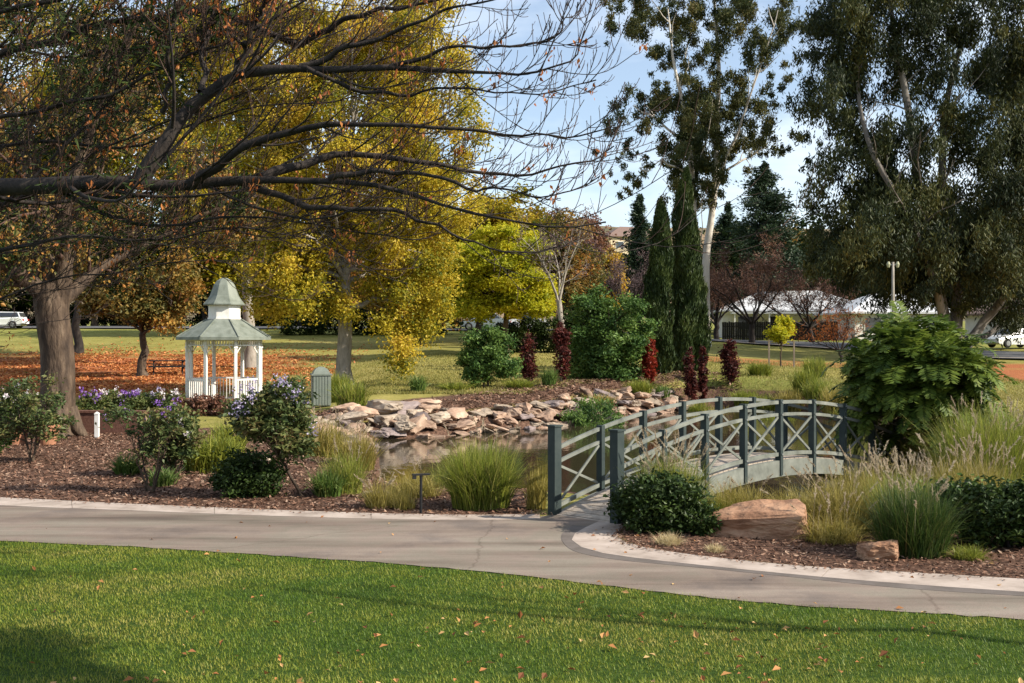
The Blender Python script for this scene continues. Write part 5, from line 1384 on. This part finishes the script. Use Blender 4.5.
pf = leafy("purple_flower_bush", "leggy bush with purple flowers on thin crooked stems in the mulch", "flowering shrub", x, y, 1.1, .022, [(-.35,0,1.25,.42,.35,.28),(.2,0,1.15,.4,.35,.3),(-.1,0,.85,.35,.3,.25)], 34, .14, 1500, .09, .05, M_ROSE, M_BARK, 503, stems=4, spread=.3, limbs=34)
pts = [(rl.uniform(-.75,.6), rl.uniform(-.35,.2), rl.uniform(1.2,1.6)) for _ in range(9)]
add_blossom(pf, "blossoms", M_PURPLE, pts, .04, 11, .045, 5)
x, y = P0(176, 476)
rb = leafy("rose_bush", "reddish-leaved rose bush with a few pale blooms right of the purple flowers", "flowering shrub", x, y, .9, .02, [(0,0,.9,.5,.4,.55),(-.2,0,.6,.4,.35,.4)], 55, .16, 3600, .10, .06, M_ROSE, M_BARKR, 504, stems=4, spread=.28)
add_blossom(rb, "blossoms", M_WHITEP, [(rl.uniform(-.45,.45), rl.uniform(-.4,0), rl.uniform(.6,1.35)) for _ in range(7)], .03, 14, .06, 6)
x, y = P0(32, 462)
rb = leafy("rose_bush", "tall leafy rose bush with small pale blooms at the left edge", "flowering shrub", x, y, 1.3, .025, [(0,0,1.25,.7,.5,.6),(-.6,0,1.0,.6,.5,.6),(.35,0,.9,.4,.4,.5)], 60, .17, 2900, .10, .055, M_ROSE, M_BARK, 505, stems=4, spread=.22)
add_blossom(rb, "blossoms", M_WHITEP, [(rl.uniform(-.9,.6), rl.uniform(-.5,0), rl.uniform(1.0,1.85)) for _ in range(5)], .03, 10, .05, 7)
x, y = P0(-8, 455); leafy("rose_bush", "dark leafy bush cut off by the left edge of the view", "shrub", x, y, 1.0, .025, [(0,0,.8,.6,.5,.7)], 50, .2, 4200, .12, .07, M_BUSH, M_BARK, 506, stems=4, spread=.25)
strap_plant("strap_plant", "low dark green strap-leaved clump left of the purple flower bush stems", "plant", *P0(128, 474), .48, .2, .38, 320, .035, M_STRAP, 510, "strap plants in the left bed")
strap_plant("strap_plant", "low bright green strap-leaved clump at the foot of the purple flower bush", "plant", *P0(162, 486), .42, .2, .34, 300, .03, M_STRAP, 511, "strap plants in the left bed")
strap_plant("strap_plant", "dark green strap-leaved clump right of the lilac bush's stem", "plant", *P0(328, 496), .55, .2, .4, 420, .03, M_STRAP, 512, "strap plants in the left bed")
strap_plant("strap_plant", "broad yellow-green strap-leaved clump below the gazebo, left of the lilac bush", "plant", *P0(212, 470), .85, .5, .65, 900, .035, M_STRAPY, 513, "strap plants in the left bed")
strap_plant("strap_plant", "small yellow-green strap-leaved clump behind the broad one, nearer the gazebo", "plant", *P0(228, 452), .85, .35, .5, 500, .035, M_STRAPY, 514, "strap plants in the left bed")
tussock("fountain_grass", "light green fountain grass between the lilac bush and the pond", "ornamental grass", *P0(345, 493), .85, .28, .5, 1100, .010, M_FOUNT, 520, "fountain grasses", plumes=14, hv=.5)
tussock("fountain_grass", "dry golden grass clump behind the lilac bush near the pond's left corner", "ornamental grass", *P0(322, 455), 1.0, .45, .6, 900, .018, M_GOLDGR, 521, "fountain grasses", plumes=40, hv=.5)
tussock("fountain_grass", "dry straw grass clump at the left pond edge beyond the flat pale stone", "ornamental grass", *P0(357, 462), .9, .35, .6, 800, .016, M_GOLDGR, 522, "fountain grasses", plumes=30, hv=.5)
tussock("fountain_grass", "low dry russet-gold grass right beside the flat pale stone", "ornamental grass", *P0(380, 507), .55, .22, .4, 520, .010, M_GOLDGR, 523, "fountain grasses", plumes=16, hv=.5)
x, y = P0(405, 509); tussock("fountain_grass", "thin low reddish grass just left of the path light", "ornamental grass", x, y, .4, .15, .25, 260, .009, M_GOLDGR, 524, "fountain grasses")
# flower row and low planting below the gazebo
rowk = [(92,29.0+11,"purple","at the left end of the flower row"),(112,41,"pale","next to the purple clump at the left end"),(131,40.5,"purple","in the middle of the flower row"),(150,41,"mauve","right of the middle of the flower row"),(172,40.6,"pale","at the gazebo end of the flower row"),(35,40,"pale","in the flower row left of the big trunk"),(12,41,"mauve","at the far left of the flower row")]
for i, (px, Y, c, w_) in enumerate(rowk):
    x = X(px, Y)
    r = leafy("flower_clump", f"{c}-flowered low clump {w_} before the gazebo", "flowers", x, Y, .4, .015, [(0,0,.4,.45,.3,.35)], 22, .16, 1000, .12, .07, M_ROSE, M_BARKD, 530 + i, stems=3, group="flower row before the gazebo", crownname="leaves")
    add_blossom(r, "blossoms", {"purple": M_PURPLE, "pale": M_WHITEP, "mauve": M_LILAC}[c], [(rl.uniform(-.45,.45), rl.uniform(-.3,.1), rl.uniform(.45,.8)) for _ in range(9)], .05, 12, .09, 540 + i)
for i, (px, Y, w_) in enumerate([(190, 38, "left of the gazebo steps"), (212, 38.5, "below the gazebo's middle"), (236, 38, "below the gazebo's right side")]):
    leafy("red_shrub", f"low russet shrub {w_}", "shrub", X(px, Y), Y, .4, .015, [(0,0,.35,.5,.35,.33)], 24, .16, 1300, .12, .07, M_TWIGR, M_BARKR, 550 + i, stems=3, group="low russet shrubs below the gazebo")

# ------------------------------------------------------------------ near planting, right of the path
tussock("fountain_grass", "big rounded lime green fountain grass beside the bridge's left newel post", "ornamental grass", -.47, 17.15, 1.18, .42, .68, 3400, .012, M_FOUNT, 600, "fountain grasses", plumes=16, hv=.55)
tussock("fountain_grass", "slim yellowing grass tuft right against the left newel post", "ornamental grass", .36, 17.0, .85, .15, .25, 420, .010, M_GOLDGR, 601, "fountain grasses", hv=.5)
tussock("fountain_grass", "plumed grass rising behind the dark bush at the bridge railing", "ornamental grass", 2.2, 15.72, 1.12, .38, .55, 2400, .010, M_FOUNT, 602, "fountain grasses", plumes=85, plume_h=1.38, hv=.5)
tussock("fountain_grass", "straggly straw-gold grass between the boulder and the dark green plumed grass", "ornamental grass", 4.0, 14.3, .5, .35, .55, 900, .009, M_GOLDGR, 616, "fountain grasses", plumes=18, plume_h=.75, hv=.6, droop=.9)
tussock("fountain_grass", "yellow-green grass filling the gap behind the dark green plumed grass", "ornamental grass", 5.15, 14.9, .95, .4, .6, 1700, .010, M_FOUNT, 617, "fountain grasses", plumes=40, plume_h=1.2, hv=.5)
tussock("fountain_grass", "gold and beige plumed grass behind the leafy dark bush at the right edge", "ornamental grass", 6.35, 15.8, 1.1, .45, .6, 1700, .011, M_GOLDGR, 618, "fountain grasses", plumes=60, plume_h=1.4, hv=.5)
tussock("fountain_grass", "low yellow-green arching grass at the bank under the bridge's middle", "ornamental grass", 2.75, 16.05, .5, .35, .5, 900, .012, M_STRAPY, 619, "fountain grasses", droop=.9, hv=.5)
tussock("fountain_grass", "low tawny grass on the near pond bank behind the path light", "ornamental grass", -1.55, 18.4, .5, .4, .5, 900, .011, M_GOLDGR, 640, "fountain grasses", plumes=12, plume_h=.7, hv=.6)
tussock("fountain_grass", "green reedy grass on the pond bank between the path light and the lime green grass", "ornamental grass", -1.0, 19.6, .6, .35, .4, 700, .011, M_FOUNT, 641, "fountain grasses", hv=.6)
tussock("fountain_grass", "beige plumed grass just behind the bridge's far right end", "ornamental grass", 7.6, 20.6, 1.1, .4, .6, 1200, .012, M_GOLDGR, 612, "fountain grasses", plumes=40, plume_h=1.4, hv=.5)
tussock("fountain_grass", "light green grass between the feathery tree's foot and the right edge", "ornamental grass", 9.6, 22.0, 1.1, .5, .7, 1600, .014, M_FOUNT, 613, "fountain grasses", plumes=30, plume_h=1.4, hv=.5)
tussock("fountain_grass", "dark green grass farther back at the right edge beside the feathery tree", "ornamental grass", 10.9, 25.5, 1.1, .6, .7, 1600, .015, M_FOUNTD, 614, "fountain grasses", plumes=30, plume_h=1.4, hv=.5)
tussock("fountain_grass", "golden grass at the foot of the large light green fountain grass", "ornamental grass", 7.2, 16.2, .8, .5, .6, 1500, .011, M_STRAPY, 615, "fountain grasses", plumes=20, plume_h=1.1, hv=.5)
tussock("fountain_grass", "golden grass clump low under the bridge's side beam", "ornamental grass", 3.2, 16.2, .62, .35, .5, 1100, .010, M_GOLDGR, 603, "fountain grasses", plumes=14, hv=.5)
tussock("fountain_grass", "pale golden grass clump behind the sandstone boulder's right end", "ornamental grass", 3.95, 15.9, .60, .3, .5, 800, .010, M_GOLDGR, 604, "fountain grasses", plumes=14, hv=.5)
tussock("fountain_grass", "golden plumed grass right of the sandstone boulder, nearest to it", "ornamental grass", 4.35, 15.0, .85, .35, .6, 1700, .010, M_GOLDGR, 605, "fountain grasses", plumes=30, hv=.5)
tussock("fountain_grass", "plumed grass in front of the bridge's far right end", "ornamental grass", 5.25, 16.7, 1.0, .35, .6, 1500, .010, M_GOLDGR, 606, "fountain grasses", plumes=45, plume_h=1.25, hv=.5)
tussock("fountain_grass", "dark green plumed grass by the kerb, behind the small brown stone", "ornamental grass", 4.72, 13.4, 1.0, .36, .55, 2800, .010, M_FOUNTD, 607, "fountain grasses", plumes=36, plume_h=1.25, hv=.5)
tussock("fountain_grass", "large light green fountain grass at the right edge, tallest of all", "ornamental grass", 7.25, 17.3, 1.75, .55, .9, 4200, .013, M_FOUNT, 608, "fountain grasses", plumes=60, plume_h=1.85, hv=.5)
tussock("fountain_grass", "plumed beige grass half out of view at the right edge", "ornamental grass", 8.3, 18.0, 1.4, .4, .7, 1200, .011, M_GOLDGR, 609, "fountain grasses", plumes=60, plume_h=1.8, hv=.5)
tussock("fountain_grass", "golden grass clump between the feathery tree and the large light green grass", "ornamental grass", 6.15, 16.9, .9, .3, .5, 900, .010, M_GOLDGR, 610, "fountain grasses", plumes=36, plume_h=1.15, hv=.5)
tussock("pale_tuft", "round straw-pale grass tuft at the inner curve of the kerb, larger of two", "grass clump", 1.93, 14.02, .22, .13, .20, 700, .007, M_STRAW, 620, "pale dry tufts in the mulch", droop=.9)
tussock("pale_tuft", "small straw-pale grass tuft in front of the sandstone boulder", "grass clump", 2.42, 13.55, .17, .08, .14, 420, .007, M_STRAW, 621, "pale dry tufts in the mulch", droop=.9)
tussock("pale_tuft", "low green-gold grass tuft by the kerb between dark grass and the leafy bush", "grass clump", 5.25, 13.1, .25, .15, .3, 420, .010, M_STRAPY, 622, None, droop=.9)
leafy("dark_bush", "dense dark green bush at the foot of the bridge's right newel post", "shrub", 1.98, 15.05, .5, .03, [(0,0,.42,.52,.45,.42),(.25,-.05,.35,.42,.4,.35),(-.28,0,.35,.32,.38,.33)], 80, .16, 9000, .075, .045, M_BUSH, M_BARKD, 630, stems=5, spread=.4)
leafy("dark_bush", "small dark green bush in shade beside the sandstone boulder's left end", "shrub", 2.50, 14.75, .2, .015, [(0,0,.2,.25,.22,.2)], 24, .10, 1600, .06, .035, M_BUSH, M_BARKD, 631, stems=3, spread=.4)
leafy("dark_bush", "leafy dark green bush by the kerb at the right edge", "shrub", 6.05, 13.9, .5, .03, [(0,0,.42,.6,.5,.40),(-.5,.1,.4,.35,.4,.35),(.4,0,.4,.5,.45,.4)], 80, .16, 7500, .085, .05, M_BUSH, M_BARKD, 632, stems=5, spread=.4)
leafy("dark_bush", "mid green leafy bush behind the dark grass at the right", "shrub", 5.75, 15.1, .5, .03, [(0,0,.35,.45,.4,.3)], 40, .16, 4500, .085, .05, M_MIDG, M_BARKD, 633, stems=5, spread=.4)

# feathery small tree at the bridge end
def feathery():
    rng = np.random.default_rng(640); x, Y = 7.45, 20.5; z0 = g1(x, Y)
    root = thing("feathery_tree", "small tree with feathery fern-like fronds at the far end of the bridge", "tree", (x, Y, z0), 0)
    mb = MB(); nS = 125
    st = np.array([[0, 0, -.1]]); hub = np.array([[-.15, 0, 1.15]])
    tubes(mb, curve_pts(st, hub, 5, 0, rng, .02), np.array([[.10, .085, .08, .075, .07]]), 8)
    u = rvec(rng, nS); u[:, 2] = np.where(rng.random(nS) < .42, -.75, 1) * np.abs(u[:, 2]) * .85
    E = hub + np.array([0, 0, .55]) + norm(u) * np.array([1.02, 1.0, 1.0]) * rng.uniform(.45, 1.0, (nS, 1))
    P = curve_pts(np.repeat(hub, nS, 0), E, 6, .12, rng, .03); tubes(mb, P, np.linspace(.035, .012, 6)[None].repeat(nS, 0), 5)
    mb.build("trunk", M_BARK, root, smooth=True)
    lb = MB(); rib = MB()
    nf = 7
    B = np.repeat(P[:, -1], nf, 0) + rng.normal(size=(nS * nf, 3)) * .10
    od = norm(B - np.array([0, 0, 1.0])); a = rvec(rng, nS * nf)
    d = norm(od * .9 + a * .75 + [0, 0, .1]); ln = rng.uniform(.45, .85, nS * nf)
    K = 9; Q = np.zeros((nS * nf, K, 3)); Q[:, 0] = B; dd = d.copy()
    for k in range(1, K):
        dd = norm(dd + [0, 0, -.19]); Q[:, k] = Q[:, k-1] + dd * (ln / (K - 1))[:, None]
    tubes(rib, Q, np.linspace(.006, .002, K)[None].repeat(nS * nf, 0), 3)
    tn = norm(np.gradient(Q, axis=1)); side = norm(np.cross(tn, np.array([0, 0, 1.0])))
    nl = 15; t = np.linspace(.12, 1, nl) * (K - 1) - 1e-4; i = t.astype(int); f = (t - i)[None, :, None]
    C = Q[:, i] * (1 - f) + Q[:, i + 1] * f; tt, ss = tn[:, i], side[:, i]
    L_ = .17 * np.sin(np.linspace(.25, 1, nl) * math.pi * .86)[None, :] * (ln / .6)[:, None] + .03
    fr = rng.random(nS * nf)
    for sg in (-1, 1):
        D = norm(ss * sg + tt * .55 + rng.normal(size=C.shape) * .10 + np.array([0, 0, -.12])); cc = C + D * L_[..., None] * .5
        n = C.shape[0] * nl; T = np.repeat(fr, nl) * .6 + rng.random(n) * .4
        leafq(lb, cc.reshape(-1, 3), D.reshape(-1, 3), np.cross(tt, D).reshape(-1, 3) * sg + rng.normal(size=(n, 3)) * .2, L_.reshape(-1), np.full(n, .055), T, fold=.1)
    rib.build("frond_stalks", M_MIDG, root); lb.build("fronds", M_FERN, root)
feathery()

# ------------------------------------------------------------------ lawn, chips, fallen leaves
def scatter(n, x0, x1, y0, y1, rng): return rng.uniform(x0, x1, n), rng.uniform(y0, y1, n)
rg = np.random.default_rng(900)
def lawn_zone(N, y0, y1, hmul, wmul, lbl_part):
    xs, ys = scatter(N, -9, 9, y0, y1, rg)
    ok = (np.abs(xs) < ys * .49 + 1.0) & (ys < lawn_y(xs) + rg.normal(size=N) * .03 - .02); xs, ys = xs[ok], ys[ok]; n = len(xs)
    h = rg.uniform(.016, .040, n) * hmul; a = rg.uniform(0, 6.283, n); lean = rg.uniform(.2, 1.0, n) * h
    z = gz(xs, ys)
    base = np.stack([xs, ys, z - .004], 1); tip = base + np.stack([np.cos(a) * lean, np.sin(a) * lean, h], 1)
    s = np.stack([-np.sin(a), np.cos(a), np.zeros(n)], 1) * (rg.uniform(.0022, .0045, n) * wmul)[:, None]
    V = np.stack([base - s, base + s, tip], 1).reshape(-1, 3)
    pt = .62 * noise_t(np.stack([xs, ys * 1.6, np.zeros(n)], 1), .9) + .38 * noise_t(np.stack([xs, ys, np.ones(n)], 1), 4.1)
    T = np.clip(.10 + .62 * pt + .40 * rg.random(n) ** 1.3 - .06, 0, 1)
    return V, T
V1, T1 = lawn_zone(420000, 7.2, 15.4, 1, 1, 0)
gr = mesh("grass", V1, np.arange(len(V1)).reshape(-1, 3), M_LAWN, tint=T1); gr["kind"] = "stuff"; gr["label"] = "mown green lawn grass in front of the path"; gr["category"] = "grass"
def chips(N, poly, x0, x1, y0, y1, s, ymax=99):
    xs, ys = scatter(N, x0, x1, y0, y1, rg); ok = inpoly(xs, ys, poly) & (ys < ymax) & (sdf(xs, ys) > .15); xs, ys = xs[ok], ys[ok]; n = len(xs)
    mbb = MB(); sz = rg.uniform(.4, 1.5, n)
    D = rvec(rg, n); D[:, 2] *= .3; Nn = rvec(rg, n) * .5 + [0, 0, 1.0]
    leafq(mbb, np.stack([xs, ys, gz(xs, ys) + rg.uniform(.004, .03, n)], 1), D, Nn, s * sz, s * .38 * sz, rg.random(n) ** 1.2, fold=.05)
    return mbb
mbb = chips(60000, BED_L, -13, .6, 16.5, 32, .075); o = mbb.build("bark_mulch", M_CHIP); o["kind"] = "stuff"; o["label"] = "brown bark mulch spread over the left garden bed"; o["category"] = "mulch"
mbb = chips(26000, BED_R, 1.3, 9.5, 11, 18, .055); o = mbb.build("bark_mulch", M_CHIP); o["kind"] = "stuff"; o["label"] = "dark bark mulch inside the curved kerb on the right"; o["category"] = "mulch"
mbb = MB(); n = 40000; xs, ys = rg.uniform(-7, 10, n), rg.uniform(32, 54, n); dd = sdf(xs, ys); ok = (dd > 1.0) & (dd < 4.2 - rg.random(n) * 1.4); xs, ys = xs[ok], ys[ok]; n = len(xs)
sz = rg.uniform(.5, 1.6, n); D = rvec(rg, n); D[:, 2] *= .3
leafq(mbb, np.stack([xs, ys, gz(xs, ys) + .05 + rg.uniform(0, .04, n)], 1), D, rvec(rg, n) * .5 + [0, 0, 1.], .12 * sz, .055 * sz, rg.random(n) ** 1.2, fold=.05)
o = mbb.build("bark_mulch", M_CHIP); o["kind"] = "stuff"; o["label"] = "reddish bark mulch on the bed behind the pond rocks"; o["category"] = "mulch"
mbb = MB(); n = 1500; i = rg.integers(0, 2, n); u = rg.random(n)
for Kk in (0, 1):
    pl = dense((KL_OUT if Kk == 0 else KR_IN), 8); j = rg.integers(0, len(pl), 900); p = pl[j] + rg.normal(size=(900, 2)) * .09 + (np.array([0, -.05]))
    k = np.abs(p[:, 0]) < 11; p = p[k]; n = len(p); sz = rg.uniform(.4, 1.3, n); D = rvec(rg, n); D[:, 2] *= .2
    leafq(mbb, np.c_[p, np.full(n, .022)], D, rvec(rg, n) * .3 + [0, 0, 1.], .055 * sz, .022 * sz, rg.random(n), fold=.05)
o = mbb.build("bark_mulch", M_CHIP); o["kind"] = "stuff"; o["label"] = "bark chips spilled along the concrete edgings"; o["category"] = "mulch"
# fallen leaves: on the lawn, the path edges and under the autumn trees
mbb = MB()
def fall(xs, ys, s, lift):
    n = len(xs); sz = rg.uniform(.5, 1.4, n); D = rvec(rg, n); D[:, 2] *= .35
    leafq(mbb, np.stack([xs, ys, gz(xs, ys) + lift * rg.uniform(.5, 1.2, n)], 1), D, rvec(rg, n) * .5 + [0, 0, 1.], s * sz, s * .6 * sz, rg.random(n), fold=.3)
xs, ys = scatter(900, -7, 7, 7.6, 14, rg); ok = (ys < lawn_y(xs)) & (rg.random(900) < .25 + .75 * (xs + 2 > (ys - 9) * 1.5) * (ys < 10.5)); fall(xs[ok], ys[ok], .065, .045)
xs, ys = scatter(1400, -10, 8, 10, 19, rg); ok = (ys > lawn_y(xs)) & (ys < lawn_y(xs) + 4) & (rg.random(1400) < .10); fall(xs[ok], ys[ok], .06, .02)
o = mbb.build("fallen_leaves", M_LITTER); o["kind"] = "stuff"; o["label"] = "scattered dead brown leaves on the lawn and path"; o["category"] = "leaves"
mbb = MB(); n = 60000
xs, ys = rg.normal(-23, 8, n), rg.normal(58, 7.5, n); ok = (xs < -9) & (ys > 47) & (noise_t(np.stack([xs, ys * 1.8, 0 * xs], 1), .5) + .45 * rg.random(n) > .52); fall(xs[ok], ys[ok], .17, .05)
o = mbb.build("leaf_litter", leafmat("dead_leaves_red", [(.20,.06,.025),(.42,.13,.04),(.52,.20,.06),(.56,.30,.11)], .15)); o["kind"] = "stuff"; o["label"] = "red-brown leaf litter under the autumn trees at the left"; o["category"] = "leaves"
# longer ragged grass along the far lawn and pond margins
mbb = MB(); n = 150000
xs, ys = rg.uniform(-16, 24, n), 41 + 26 * rg.random(n) ** 1.6
k = int(n * .28); xs[:k] = rg.uniform(7.5, 24, k); ys[:k] = rg.uniform(21.5, 44, k)
ok = ((sdf(xs, ys) > 2.4) | ((xs > 6) & (sdf(xs, ys) > .5))) & (rg.random(n) < .9); xs, ys = xs[ok], ys[ok]; n = len(xs)
a = rg.uniform(0, 6.283, n); h = rg.uniform(.05, .13, n)
leafq(mbb, np.stack([xs, ys, gz(xs, ys) + h * .4], 1), np.stack([np.cos(a) * .6, np.sin(a) * .6, np.full(n, 1.0)], 1), rvec(rg, n), h * 1.2, np.full(n, .03), np.clip(.35 * noise_t(np.stack([xs, ys, 0*xs], 1), .35) + .65 * rg.random(n), 0, 1))
o = mbb.build("far_grass", leafmat("grass_dry_lawn", [(.09,.11,.02),(.22,.21,.05),(.34,.29,.09),(.44,.37,.15)], .35)); o["kind"] = "stuff"; o["label"] = "dry yellow-green grass of the lawn beyond the pond"; o["category"] = "grass"

# two park trees just outside the frame on the right; their shade falls across the lawn
leafy("park_tree", "thin-crowned park tree outside the frame whose trunk shades the lawn", "tree", 12.0, 7.05, 10, .09, [(0,0,9.3,.5,.5,1.2)], 4, .22, 60, .12, .08, M_OLIVEB, M_BARK, 701, twigs=0)
leafy("park_tree", "bushy park tree outside the frame that shades the lawn's near left corner", "tree", 4.15, 5.85, 6, .16, [(0,0,6.4,1.15,1.15,1.5)], 60, .42, 10000, .12, .08, M_OLIVEB, M_BARK, 702, twigs=2)
